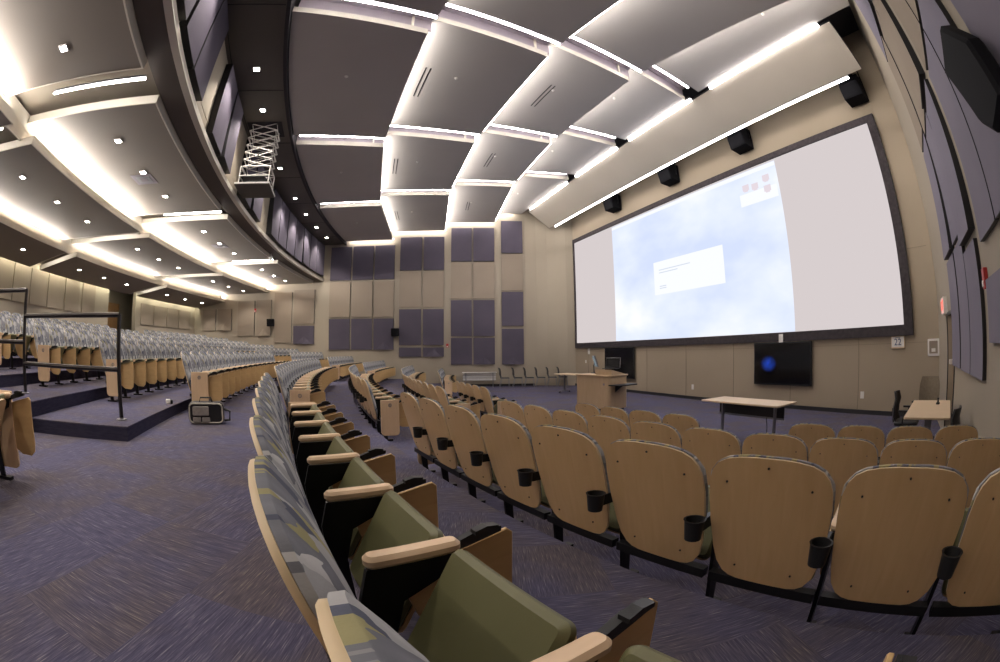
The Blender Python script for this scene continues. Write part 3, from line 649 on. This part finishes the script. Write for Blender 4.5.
# far wall speaker + red alarms
def side_speaker(loc, n, label, s=1.0):
    t = thing('wall_speaker', loc, atan2(n[1], n[0]), label, 'speaker')
    g = G(); g.prism([(0.08, -.2*s), (.34*s, -.22*s), (.40*s, .2*s), (.12, .2*s)], -.2*s, .2*s, XZ, .015); g.build('cabinet', M['matte_black'], t)
    g = G(); g.box(-.0, .12, -.04, .04, -.05, .05); g.build('bracket', M['black_metal'], t)
nf = (-SL, -1)
side_speaker(FW(2.52, .0, 1.04), nf, 'small black loudspeaker on the far wall beside the three-panel purple group')
side_speaker(FW(-4.62, .0, 1.62), nf, 'small black loudspeaker on the far wall between tan panels')
def alarm(loc, n, label):
    t = thing('fire_alarm', loc, atan2(n[1], n[0]), label, 'alarm')
    g = G(); g.prism(rrect(-.06, .06, -.1, .1, .01, 2), 0, .06, YZ, .006); g.build('body', M['red'], t)
    g = G(); g.prism(rrect(-.03, .03, -.08, -.02, .01, 2), .058, .075, YZ); g.build('strobe', M['white'], t)
alarm(FW(5.18, 0, .33), nf, 'small red fire alarm on the far wall between panel columns')
alarm(FW(-5.72+.0, .08, 2.35), nf, 'small red fire alarm high on the far wall above the raised seats')
nn = (-SL, 1)
alarm(NW(4.98, .0, .55), nn, 'red fire alarm on the near wall beside the slate panels')
# exit sign
t = thing('exit_sign', NW(9.45, 0, .62), atan2(1, -SL)-pi/2, 'lit red EXIT sign on the near wall above the side door', 'sign')
g = G(); g.box(-.26, .26, 0, .09, -.16, .16); g.build('housing', M['white'], t)
g = G(); g.box(-.24, .24, .09, .096, -.14, .14); g.build('face', M['exit_face'], t)
text('EXIT', (0, .098, 0), .25, (pi/2, 0, pi), M['exit'], t)
# big near-wall line-array speaker
t = thing('hanging_speaker', NW(2.88, .0, 1.46), atan2(1, -SL)-pi/2, 'large tall black loudspeaker mounted on the near wall high at right', 'speaker')
g = G(); g.prism([(-.55, -.40), (-.15, -.42), (.12, -.24), (.55, .38), (.0, .42), (-.42, .02)], .12, .27, XZ, .03); g.build('cabinet', M['matte_black'], t)
g = G(); g.box(-.1, .2, 0, .14, -.1, .1); g.build('bracket', M['black_metal'], t)

# ------------------------------------------------------------------ projector lift
t = thing('projector_lift', P(48.96, radians(-.62), 4.12), radians(.55), 'white scissor lift carrying a black projector below the ring soffit', 'projector lift')
W2, D2 = .46, .42
g = G(); g.box(-W2-.02, W2+.02, -.5, .5, -.04, 0); g.box(-W2-.02, W2+.02, -.52, -.5, -.04, .03); g.build('bottom_pan', M['dark_ceiling'], t)
g = G(); g.box(-W2-.03, W2+.03, -.53, -.50, -.01, .03); g.box(-W2-.03, W2+.03, .5, .53, -.01, .03); g.box(-W2-.03, -W2, -.5, .5, -.01, .03); g.box(W2, W2+.03, -.5, .5, -.01, .03); g.build('pan_rim', M['white'], t)
g = G()
for sx in (-1, 1):
    for sy in (-1, 1): g.tube([(sx*W2*.9, sy*.4, 0), (sx*W2*.9, sy*.4, .52)], .018, 6)
for z in (.26, .52):
    g.tube([(-W2*.9, -.4, z), (W2*.9, -.4, z)], .018, 6); g.tube([(-W2*.9, .4, z), (W2*.9, .4, z)], .018, 6); g.tube([(-W2*.9, -.4, z), (-W2*.9, .4, z)], .018, 6); g.tube([(W2*.9, -.4, z), (W2*.9, .4, z)], .018, 6)
g.build('cage', M['white'], t)
g = G(); n = 6; z0, z1 = .54, 1.84
for k in range(n):
    a, b = z0+(z1-z0)*k/n, z0+(z1-z0)*(k+1)/n
    for sy in (-.34, .34):
        g.tube([(-.40, sy, a), (.40, sy, b)], .014, 5); g.tube([(.40, sy, a), (-.40, sy, b)], .014, 5)
    for sx in (-.36, .36):
        g.tube([(sx, -.34, a), (sx, .34, b)], .010, 4); g.tube([(sx, .34, a), (sx, -.34, b)], .010, 4)
    g.tube([(-.4, -.34, a), (-.4, .34, a)], .012, 5); g.tube([(.4, -.34, a), (.4, .34, a)], .012, 5)
g.build('scissor_arms', M['white'], t)
g = G(); g.box(-.30, .28, -.25, .25, .06, .30); g.lathe([(.0, 0), (.09, 0), (.10, .1), (.08, .12), (0, .12)], (.33, 0, .16), 12); g.build('projector', M['black'], t)
g = G(); g.box(-.5, .5, -.45, .45, 1.818, 1.825); g.build('shaft_shade_plate', M['plenum'], t)  # thin dark plate under the soffit, stands for the shade inside the shaft
for (cr, ca) in ((50.0, 7.35), ):
    t = thing('ceiling_camera', P(cr+.05, radians(ca), 3.74), 0, 'small white camera bracket at the corner of the balcony ceiling panels', 'camera')
    g = G(); g.tube([(0, 0, .3), (0, 0, .1)], .03); g.lathe([(0, -.06), (.06, -.05), (.09, 0), (.08, .08), (0, .1)], (0, 0, 0), 10); g.build('dome', M['white'], t)

# ------------------------------------------------------------------ seats
# local frame: +x forwards, +y to the block's far side, origin on the floor 0.30 m in front of the top of the back
HALF = .3025
def shell(zs, th, xoff, edge_m, nc=6, puff=0):
    """curved back board: rows of (z, half width); returns verts/faces with front, back and rim"""
    v = []; f = []; mi = []
    def px(z, y): return -.30+.185*(.98-z)/.65 + .14*y*y
    nr = len(zs)
    for side in (0, 1):
        for j, (z, hw) in enumerate(zs):
            for i in range(nc+1):
                u = -1+2*i/nc; y = u*hw; e = 0
                if side and puff: e = puff*(1-u**4)*(lambda t: t*(2-t))(max(0, min(1, 4*(z-.345), 5.5*(.995-z)))) if 0 < j < nr-1 else 0
                v.append(Vector((px(z, y)+xoff+(th*side)+e, y, z)))
    W_ = nc+1; N = nr*W_
    for j in range(nr-1):
        for i in range(nc):
            a = j*W_+i; f.append((a, a+1, a+1+W_, a+W_)); mi.append(0); f.append((a+N, a+W_+N, a+1+W_+N, a+1+N)); mi.append(0)
    rim = [i for i in range(W_)]+[j*W_+nc for j in range(1, nr)]+[(nr-1)*W_+i for i in range(nc-1, -1, -1)]+[j*W_ for j in range(nr-2, 0, -1)]
    for k in range(len(rim)):
        a, b = rim[k], rim[(k+1) % len(rim)]; f.append((a, b, b+N, a+N)); mi.append(edge_m)
    return v, f, mi
OUT = [(.325, .14), (.333, .185), (.355, .222), (.41, .258), (.50, .279), (.65, .294), (.78, .297), (.86, .289), (.91, .272), (.945, .242), (.968, .195), (.98, .135), (.986, .065)]
OUTL = [(.325, .15), (.40, .25), (.65, .285), (.85, .287), (.94, .245), (.975, .18), (.986, .09)]
def seat_pt(s, y, h):      # s along the tipped pan from its hinge, h above its surface
    a = radians(60); return Vector((.042+s*cos(a)-h*sin(a), y, .262+s*sin(a)+h*cos(a)))
def make_chair(name, detail, cups):
    t = thing(name, (0, 0, 0))
    v, f, mi = shell(OUT if detail else OUTL, .014, 0, 1, 6 if detail else 4); link('back_shell', v, f, [M['ply'], M['ply_edge']], t, mi, True)
    o2 = [(z+.006 if z > .9 else z+.03, h+(.002 if z > .6 else -.01)) for z, h in (OUT if detail else OUTL)]
    if detail:
        q_ = []
        for (za, ha), (zb, hb) in zip(o2, o2[1:]): q_ += [(za, ha), ((za+zb)/2, (ha+hb)/2+.0015)]
        o2 = q_+[o2[-1]]
    v, f, mi = shell(o2, .018, .015, 0, 10 if detail else 4, .058); link('back_cushion', v, f, [M['fabric']], t, mi, True)
    g = G(); n_ = 4 if detail else 2
    out = rrect(.03, .435, -.245, .245, (.04, .03, .03, .04), n_)
    g.prism(out, 0, .055, lambda s, y, h: seat_pt(s, y, h), .018 if detail else .012); g.build('seat_cushion', M['olive'], t, smooth=True)
    if detail:
        g = G(); g.prism(rrect(.02, .42, -.235, .235, .05, 3), -.014, 0, lambda s, y, h: seat_pt(s, y, h)); g.build('seat_pan', M['ply'], t)
        for y in (-.18, .0, .18):
            pass
        g = G()
        for y, z in ((0, .945), (-.2, .86), (.2, .86), (-.15, .41), (.15, .41)):
            x = -.30+.185*(.98-z)/.65+.14*y*y; g.lathe([(.0, 0), (.0055, 0), (.0055, .004)], (0, 0, 0), 6)
            for q in range(18): 
                p = g.v[-18+q]; g.v[-18+q] = Vector((x-.001-p.z, y+p.x, z+p.y))
        tag(g.build('back_screw', M['black'], t), kind='stuff')
    side(t, -HALF, detail)
    g = G(); g.box(-.115, -.06, -.294, .294, .275, .324); g.build('beam', M['black_metal'], t)
    if cups:
        g = G(); g.lathe([(0, .0), (.040, .0), (.050, .095), (.055, .10), (.046, .10), (.038, .02), (0, .02)], (-.268, -HALF+.018, .56), 14); c = g.build('cup_holder', M['black'], t, smooth=True)
        g = G(); g.box(-.225, -.10, -HALF+.0, -HALF+.03, .58, .64); g.build('cup_bracket', M['black_metal'], c)
    return t
def side(t, y, detail, end=False, tab=True):
    g = G(); n_ = 4 if detail else 2
    out = rrect(-.035, .258, -.032, .032, .028, n_)
    g.prism(out, .612, .652, lambda u, v, d: Vector((u, y+v, d+.03*u)), .012 if detail else 0); g.build('armrest', M['arm'], t, smooth=detail)
    g = G(); g.prism([(-.03, .605), (.235, .612), (.215, .55), (.07, .48), (.03, .34), (.05, .02), (-.01, .02), (-.05, .34), (-.06, .5)], y-.011, y+.011, XZ)
    g.box(-.07, .13, y-.03, y+.03, 0, .025); g.build('standard', M['black_metal'], t)
    if tab:
        g = G(); g.prism([(.09, .555), (.45, .632), (.47, .615), (.47, .30), (.455, .24), (.41, .205), (.30, .21), (.20, .265), (.125, .38), (.085, .50)], y+.035, y+.052, XZ, .003 if detail else 0)
        g.build('writing_tablet', M['tablet'], t)
        g = G(); g.prism([(.22, .60), (.41, .643), (.41, .660), (.33, .662), (.24, .632)], y+.008, y+.034, XZ)
        if detail: g.prism([(.31, .655), (.39, .662), (.39, .674), (.35, .678), (.31, .668)], y-.01, y+.022, XZ)
        g.build('tablet_hinge', M['black'], t)
    if end:
        yy = y+(-.04 if end < 0 else .04); lo, hi = sorted((yy-.014, yy+.014))
        g = G(); g.prism(rrect(-.06, .24, .09, .665, (.06, .06, .01, .01), 4), lo, hi, XZ, .004); p = g.build('end_panel', M['end'], t)
        g = G(); 
        for q in range(12):
            a = 2*pi*q/12; g.box(.09+.022*cos(a)-.006, .09+.022*cos(a)+.006, *((yy-.0165, yy-.0135) if end < 0 else (yy+.0135, yy+.0165)), .58+.022*sin(a)-.006, .58+.022*sin(a)+.006)
        g.box(.086, .094, *((yy-.0165, yy-.0135) if end < 0 else (yy+.0135, yy+.0165)), .535, .59); g.build('row_emblem', M['grey_metal'], p)
def copy_tree(o, parent=None, name=None):
    c = o.copy(); COL.objects.link(c); c.parent = parent
    for ch in o.children: copy_tree(ch, c)
    return c
protos = {}
for det in (True, False):
    for kind in ('mid', 'first', 'last', 'plain', 'plain_last'):
        t = make_chair('lecture_seat', det, kind in ('mid', 'last') and det)
        if kind in ('first', 'both'):
            pass
        protos[(det, kind)] = t
        if kind in ('first',):
            side_end = True
            # end panel outside the first arm
            yy = -HALF-.045
            g = G(); g.prism(rrect(-.06, .24, .09, .665, (.06, .06, .01, .01), 4), yy-.014, yy+.014, XZ, .004 if det else 0); p = g.build('end_panel', M['end'], t)
            g = G()
            for q in range(10):
                a = 2*pi*q/10; g.box(.09+.024*cos(a)-.006, .09+.024*cos(a)+.006, yy-.0175, yy-.0135, .58+.024*sin(a)-.006, .58+.024*sin(a)+.006)
            g.box(.086, .094, yy-.0175, yy-.0135, .56, .60); g.build('row_emblem', M['grey_metal'], p)
        if kind in ('last', 'plain_last'): side(t, HALF, det, end=1)
used = set()
def place(det, kind, r0, a, z, label, group, cx=CX):
    key = (det, kind); src = protos[key]
    if key in used: o = copy_tree(src)
    else: o = src; used.add(key)
    o.location = P(r0-.30, a, z)+Vector((cx-CX, 0, 0)); o.rotation_euler = (0, 0, -a); o['label'] = label; o['category'] = 'seat'; o['group'] = group
def block(r0, z, ylist, det, rowname, blockname, group, endf=True, endl=True, cups=True, cx=CX):
    n = len(ylist)
    for i, a in enumerate(ylist):
        if a is None: continue
        kind = 'first' if (i == 0 and endf) else ('last' if (i == n-1 and endl) else 'mid')
        if i < 2 and not cups and rowname == rn[0]: r0_ = r0-.04
        else: r0_ = r0
        if not cups: kind = {'mid': 'plain', 'last': 'plain_last'}.get(kind, kind)
        place(det, kind, r0_, a, z, 'tip-up seat, %s from the near end, %s, %s block' % (ORD[i], rowname, blockname), group, cx)
def ylist(r, ya, yb=None, n=None, pitch=.605):   # angles of seats filling the arc from height ya to yb (or n seats)
    a = asin((ya-CY)/r); p = pitch/r
    if n is None: n = int((asin((yb-CY)/r)-a)/p+.02)
    return [a+p*(i+.5) for i in range(n)]
# back-top radius, floor, centre, near block from/count/pitch, centre block from/to, far block from
lower = [(47.60, -1.20, CX, -.65, 9, .603, 6.30, 16.5, 18.0), (38.07, -1.42, C2, -.43, 9, .618, 6.95, 15.85, 17.75),
         (36.45, -1.655, C2, -.05, 10, .605, 8.10, 14.7, 16.8), (34.97, -FL, C2, .36, 10, .605, 9.6, 13.2, 16.9)]
rn = ['fourth row from the stage', 'third row from the stage', 'second row from the stage', 'front row']
for i, (r0, z, cx, y0, n, pt, c0, c1, f0) in enumerate(lower):
    g_ = 'seats in the ' + rn[i]; rm = r0-.3
    near_ = ylist(rm, y0, n=n, pitch=pt)
    if i == 3: near_[4] = near_[5] = None        # the open wheelchair bay in the front row
    block(r0, z, near_, True, rn[i], 'near', g_, False, True, i > 0, cx)
    block(r0, z, ylist(rm, c0, c1), True, rn[i], 'centre', g_, True, True, True, cx)
    yw = next(y for y in [16+k*.05 for k in range(200)] if farY(cx-sqrt(rm*rm-(y-CY)**2))-y < .35)
    block(r0, z, ylist(rm, f0, yw), False, rn[i], 'far', g_, True, False, True, cx)
upn = ['cross-aisle row', 'first raised row', 'second raised row', 'third raised row', 'fourth raised row', 'fifth raised row']
for i, (r0, z) in enumerate([(49.3, -1.0), (50.9, -.835), (52.4, -.65), (54.05, -.46), (55.7, -.27), (57.3, -.08)]):
    rm = r0-.3; g_ = 'seats in the ' + upn[i]
    if i == 0:
        block(50.35, -1.0, [asin((2.15-.605*k-CY)/50.05) for k in (2, 1, 0)], True, upn[i], 'near', g_, False, True, False)
    a0 = radians((-5.42, -5.65, -5.95, -5.7, -5.7, -5.7)[i]); n2 = int((radians(5.6)-a0)*rm/.605)
    block(r0, z, [a0+.3/rm+.605/rm*k for k in range(n2)], i < 1, upn[i], 'centre', g_, True, True, False)
    a0 = radians(8.2); a1 = on_arc(rm, farY); n3 = int((a1-a0)*rm/.605-.2)
    block(r0, z, [a0+.3/rm+.605/rm*k for k in range(n3)], False, upn[i], 'far', g_, True, False)
for k, p in protos.items():
    if k not in used:
        for c in list(p.children_recursive): bpy.data.objects.remove(c)
        bpy.data.objects.remove(p)

# ------------------------------------------------------------------ railing on the steps
t = thing('stair_railing', (-2.96, 4.8, -.835), 0, 'dark metal handrail with two posts on the carpeted steps', 'railing')
o = Vector((-2.96, 4.8, -.835)); A = Vector((-2.96, 4.8, 0)); B = Vector((-5.0, 4.86, 0)); C = Vector((-7.4, 4.6, 0))
def rp(p, z): return Vector((p.x, p.y, z))-o
for (p, zb, zt) in ((A, -.835, .39), (B, -.65, .74), (C, -.27, .74)):
    g = G(); g.tube([rp(p, zb), rp(p, zt)], .029, 8); c = g.build('post', M['rail'], t, smooth=True)
    g = G(); g.lathe([(0, 0), (.075, 0), (.075, .012), (.03, .018), (.03, .03)], rp(p, zb), 12); g.build('base_flange', M['grey_metal'], c)
for a, b, z in ((A, B, .39), (A, B, -.245), (B, C, .74), (B, C, .04)):
    g = G(); g.tube([rp(a, z), rp(b, z)], .031, 8); g.build('rail', M['rail'], t, smooth=True)

# ------------------------------------------------------------------ bag and little box by the steps
bo = Vector((-2.5, 6.85, -1.0))*1.0
t = thing('equipment_bag', (-2.12, 5.98, -1.0), radians(14), 'black and grey padded camera bag lying on the cross aisle floor', 'bag')
M['bag_grey'] = noisy('grey_bag_cloth', (0.20, 0.18, 0.17), (0.26, 0.235, 0.22), (30, 30, 30), .9)
M['bag_trim'] = new_mat('bag_piping', (.50, .46, .40), .7)
g = G(); g.prism(rrect(-.27, .27, .01, .30, .07, 4), -.12, .12, XZ, .03); g.build('body', M['black'], t, smooth=True)
g = G(); g.prism(rrect(-.20, .05, .12, .25, .02, 2), -.15, -.115, XZ, .01); g.build('pocket', M['bag_grey'], t)
g = G(); g.prism(rrect(-.20, -.08, .03, .10, .01, 2), -.15, -.115, XZ, .01); g.build('pocket', M['bag_grey'], t)
g = G(); g.prism(rrect(-.06, .06, .03, .10, .01, 2), -.15, -.115, XZ, .01); g.build('pocket', M['bag_grey'], t)
g = G(); pts = rrect(-.25, .25, .025, .285, .06, 4); g.tube([Vector((x, -.125, z)) for x, z in pts+[pts[0]]], .011, 5); g.build('piping', M['bag_trim'], t)
g = G(); g.tube([(-.1, -.05, .29), (-.08, -.05, .36), (.08, -.05, .36), (.1, -.05, .29)], .012, 6); g.build('handle', M['black'], t); g = G(); g.tube([(.27, 0, .2), (.36, -.02, .17), (.35, -.02, .05), (.27, 0, .04)], .018, 6); g.build('strap', M['black'], t)
t = thing('small_box', (-3.05, 6.62, -.835), radians(25), 'tiny white box with a black cap on the first step', 'box')
g = G(); g.prism(rrect(-.05, .03, -.04, .04, .015, 2), 0, .07, XYZ, .008); g.build('body', M['white'], t)
g = G(); g.prism(rrect(.028, .075, -.037, .037, .015, 2), 0, .062, XYZ, .008); g.build('cap', M['black'], t)

# ------------------------------------------------------------------ stage furniture
F0 = -FL
def flip_table(loc, rz, L, D, H, label, panel=True):
    t = thing('folding_table', loc, rz, label, 'table')
    g = G(); g.prism(rrect(-D/2, D/2, -L/2, L/2, .02, 2), H-.03, H, XYZ, .004); g.build('tabletop', M['tabletop'], t)
    for s in (-1, 1):
        y = s*(L/2-.28)
        g = G(); g.box(-.03, .03, y-.02, y+.02, .07, H-.03); g.build('leg', M['grey_metal'], t)
        g = G(); g.prism([(-D/2+.08, .05), (0, .09), (D/2-.08, .05), (D/2-.08, .075), (0, .12), (-D/2+.08, .075)], y-.025, y+.025, XZ)
        f = g.build('foot', M['grey_metal'], t)
        for sx in (-1, 1):
            g = G(); v0 = Vector((sx*(D/2-.1), y, .028)); g.tube([v0-Vector((0, .022, 0)), v0+Vector((0, .022, 0))], .028, 10); g.build('caster', M['black'], f)
    if panel:
        g = G(); g.box(D*.28, D*.28+.015, -L/2+.2, L/2-.02, H-.30, H-.05); g.build('modesty_panel', M['black'], t)
        g = G(); g.box(D*.28-.01, D*.28+.025, -L/2+.2, L/2-.02, H-.335, H-.30); g.build('panel_rail', M['grey_metal'], t)
        g = G(); g.tube([(D*.2, -.35, H-.3), (D*.2, -.38, .35), (D*.22, -.36, .15), (D*.25, -.4, 0.01)], .008, 5); g.build('cable', M['black'], t)
    return t
flip_table((6.65, 5.06, F0), radians(1.5), 1.84, .74, .83, 'light wooden folding table on grey legs at the middle of the stage floor')
flip_table((7.12, 1.42, F0), radians(90+9), 1.85, .78, .83, 'light wooden table along the near wall beside the side door', False)
# far front table beside the lectern
flip_table((9.2, 16.35, F0), radians(10), 1.8, .74, .83, 'wooden folding table near the far corner beyond the lectern', False)
t = thing('table_device', (7.55, 1.35, F0+.83), 0, 'tiny black device standing on the table along the near wall', 'device')
g = G(); g.prism(rrect(-.035, .035, -.035, .035, .01, 2), 0, .03, XYZ, .004); g.lathe([(.022, .03), (.015, .08), (.025, .1), (0, .105)], (0, 0, 0), 8); g.build('body', M['black'], t)

# lectern
lx, ly = 6.95, 12.0
t = thing('lectern', (7.30, 11.22, F0), radians(15), 'wide maple lectern desk with a pull-out side shelf on the stage floor', 'lectern')
g = G(); g.prism(rrect(-.42, .42, -.70, .70, .10, 4), .10, 1.06, XYZ, .008); g.build('body', M['podium'], t, smooth=True)
g = G(); g.prism(rrect(-.46, .46, -.74, .74, .12, 4), 1.06, 1.10, XYZ, .006); g.build('desk_top', M['podium'], t, smooth=True)
g = G(); g.box(-.34, .34, -.62, .62, .03, .1); g.build('plinth', M['black'], t)
for x in (-.32, .32):
    for y in (-.6, .6): g = G(); g.tube([(x-.02, y, .03), (x+.02, y, .03)], .03, 8); g.build('caster', M['black'], t)
g = G(); g.box(-.5, .35, -1.12, -.72, .80, .83); g.build('side_shelf', M['black_metal'], t)
g = G(); g.prism([(-.72, .8), (-1.0, .8), (-.72, .6)], -.2, -.17, YZ); g.build('shelf_bracket', M['black_metal'], t)
g = G(); g.prism([(0, 0), (.62, 0), (.62, .02), (0, .16)], -.70, -.08, lambda u, v, d: Vector((-.36+u, d, 1.10+v))); g.build('raised_ledge', M['podium'], t)
g = G(); g.box(-.425, -.42, -.5, -.44, .80, .86); g.build('lock_plate', M['bay'], t)
def on_lect(x, y, z):
    a = radians(15); return (7.30+x*cos(a)-y*sin(a), 11.22+x*sin(a)+y*cos(a), F0+z)
t = thing('desk_monitor', on_lect(.1, .35, 1.105), radians(15-38), 'small tilted monitor on an arm at the far end of the lectern', 'monitor')
T = Matrix.Translation((0, 0, .38)) @ Matrix.Rotation(radians(-18), 4, 'Y')
g = G(); g.box(-.02, .02, -.22, .22, -.18, .18, T=T); g.build('display', M['grey_metal'], t)
g = G(); g.box(.021, .024, -.2, .2, -.16, .16, T=T); g.box(-.024, -.021, -.2, .2, -.16, .16, T=T); g.build('display_glass', M['laptop_screen'], t)
g = G(); g.lathe([(0, 0), (.1, 0), (.1, .015), (.02, .03)], (.0, .25, 0), 12); g.tube([(0, .25, .02), (0, .3, .25), (0, .05, .36)], .018, 6); g.build('arm', M['black'], t)
t = thing('laptop', on_lect(.0, -.38, 1.285), radians(15+20), 'open black laptop on the raised ledge of the lectern', 'laptop')
g = G(); g.box(-.16, .16, -.22, .22, -.02, .0); g.build('keyboard_base', M['black'], t)
T = Matrix.Translation((.16, 0, 0)) @ Matrix.Rotation(radians(12), 4, 'Y')
g = G(); g.box(0, .012, -.23, .23, 0, .31, T=T); l_ = g.build('display', M['black'], t)
g = G(); g.box(-.003, 0, -.21, .21, .02, .29, T=T); g.build('display_glass', M['tv_dark'], t)
g = G(); g.box(-.006, .014, -.235, .235, .305, .315, T=T); g.box(-.006, .014, -.235, -.225, 0, .31, T=T); g.build('lid_rim', M['grey_metal'], t)
t = thing('black_console', on_lect(.0, .08, 1.112), radians(15), 'low black control console lying on the lectern top', 'console')
g = G(); g.prism([(-.1, 0), (.1, 0), (.1, .08), (-.1, .04)], -.12, .12, XZ, .008); g.build('body', M['black'], t)

# office chairs
def office_chair(loc, rz, label, high=False, arms=True, group=None, backmat='black'):
    t = thing('office_chair', loc, rz, label, 'chair', group)
    g = G(); g.prism(rrect(-.24, .24, -.25, .25, .08, 3), .46, .53, XYZ, .02); g.build('seat', M['black'], t, smooth=True)
    zt = 1.15 if high else 1.0
    v = []; f = []; N_ = 7
    prof = [(-.22, .50), (-.27, .60), (-.27, .75), (-.24, .88), (-.27, zt)]
    if high: prof = [(-.22, .58), (-.25, .7), (-.26, .85), (-.28, 1.0), (-.33, zt)]
    for s in (0, .03):
        for j, (x, z) in enumerate(prof):
            hw = (.20, .23, .235, .23, .19)[j]*(1.05 if high else 1)
            for i in range(5): u = -1+i/2; v.append(Vector((x-s+.05*u*u, u*hw, z)))
    W_ = 5; n2 = len(prof)*W_
    for j in range(len(prof)-1):
        for i in range(4): a = j*W_+i; f += [(a, a+1, a+1+W_, a+W_), (a+n2, a+W_+n2, a+1+W_+n2, a+1+n2)]
    rim = list(range(5))+[j*W_+4 for j in range(1, len(prof))]+[(len(prof)-1)*W_+i for i in (3, 2, 1, 0)]+[j*W_ for j in range(len(prof)-2, 0, -1)]
    for k in range(len(rim)): a, b = rim[k], rim[(k+1) % len(rim)]; f.append((a, b, b+n2, a+n2))
    link('backrest', v, f, M[backmat], t, None, True)
    g = G(); g.tube([(-.1, 0, .46), (-.28, 0, .5), (-.31, 0, .72)], .022, 6); g.build('back_support', M['black'], t)
    g = G(); g.tube([(0, 0, .12), (0, 0, .46)], .028, 8); g.build('gas_lift', M['grey_metal'], t)
    for k in range(5):
        a = 2*pi*k/5+.3; g = G(); g.tube([(0, 0, .12), (.29*cos(a), .29*sin(a), .075)], [.03, .018], 6); l = g.build('leg', M['black'], t)
        g = G(); c = Vector((.29*cos(a), .29*sin(a), .03)); g.tube([c-Vector((.02, 0, 0)), c+Vector((.02, 0, 0))], .03, 8); g.build('caster', M['black'], l)
    if arms:
        for s in (-1, 1):
            g = G(); g.tube([(-.05, s*.25, .48), (-.05, s*.30, .52), (-.02, s*.30, .70)], .016, 6); g.box(-.14, .12, s*.30-.035, s*.30+.035, .70, .73); g.build('armrest', M['black'], t)
    return t
office_chair((7.75, 2.02, F0), radians(-84), 'black office chair at the stage side of the table by the near wall', group=None)
office_chair((8.75, 1.83, F0), radians(180), 'high beige mesh-back office chair behind the table by the side door', True, backmat='mesh_back')
office_chair((6.05, .98, F0), radians(84), 'black chair tucked against the near wall beside the table', False, False)
# row of stacking chairs along the far wall
def side_chair(loc, rz, label, group):
    t = thing('side_chair', loc, rz, label, 'chair', group)
    g = G(); g.prism(rrect(-.22, .22, -.23, .23, .06, 3), .46, .50, XYZ, .012); g.build('seat', M['black'], t)
    v = []; f = []
    prof = [(-.20, .52), (-.25, .66), (-.25, .80), (-.28, .94), (-.33, 1.0)]
    for s in (0, .035):
        for j, (x, z) in enumerate(prof):
            hw = (.18, .23, .24, .23, .20)[j]
            for i in range(5): u = -1+i/2; v.append(Vector((x-s+.04*u*u, u*hw, z)))
    n2 = 25
    for j in range(4):
        for i in range(4): a = j*5+i; f += [(a, a+1, a+6, a+5), (a+n2, a+5+n2, a+6+n2, a+1+n2)]
    rim = list(range(5))+[9, 14, 19, 24, 23, 22, 21, 20, 15, 10, 5]
    for k in range(len(rim)): a, b = rim[k], rim[(k+1) % len(rim)]; f.append((a, b, b+n2, a+n2))
    link('backrest', v, f, M['black'], t, None, True)
    for s in (-1, 1):
        g = G(); g.tube([(-.24, s*.2, .8), (-.18, s*.22, .47), (.2, s*.22, .46), (.24, s*.22, .02)], .013, 6); g.tube([(-.15, s*.22, .46), (-.26, s*.22, .02)], .013, 6); g.build('frame', M['grey_metal'], t)
    return t
for i, x in enumerate((7.95, 8.6, 9.17, 9.74, 10.31, 10.86)):
    q = FW(x, .75-.02*i, F0)
    side_chair((q.x, q.y-.2, F0), radians(-14-2*i), 'black shell chair in the line along the far wall, %s from the white bench' % ORD[i], 'black shell chairs lined up along the far wall')
# white slatted bench / folded unit at the far wall
q = FW(6.78, .45, F0)
t = thing('white_bench', q, atan2(-SL, 1), 'long pale slatted bench on thin legs at the foot of the far wall', 'bench')
for k in range(3):
    g = G(); g.prism(rrect(-.85, .85, .34+.13*k, .45+.13*k, .02, 2), -.05, .0, XZ, .005); g.build('slat', M['white'], t)
g = G(); g.box(-.88, .88, -.30, .02, .74, .77); g.build('seat_top', M['white'], t)
for s in (-1, 1):
    g = G(); g.tube([(s*.7, -.05, 0), (s*.7, -.05, .76)], .02, 6); g.tube([(s*.7, -.3, 0), (s*.7, .1, 0.02)], .018, 6); g.build('leg', M['grey_metal'], t)

# ------------------------------------------------------------------ lift everything so that the stage floor is at zero
for o in S.objects:
    if o.parent is None: o.location.z += FL
bpy.context.view_layer.update()
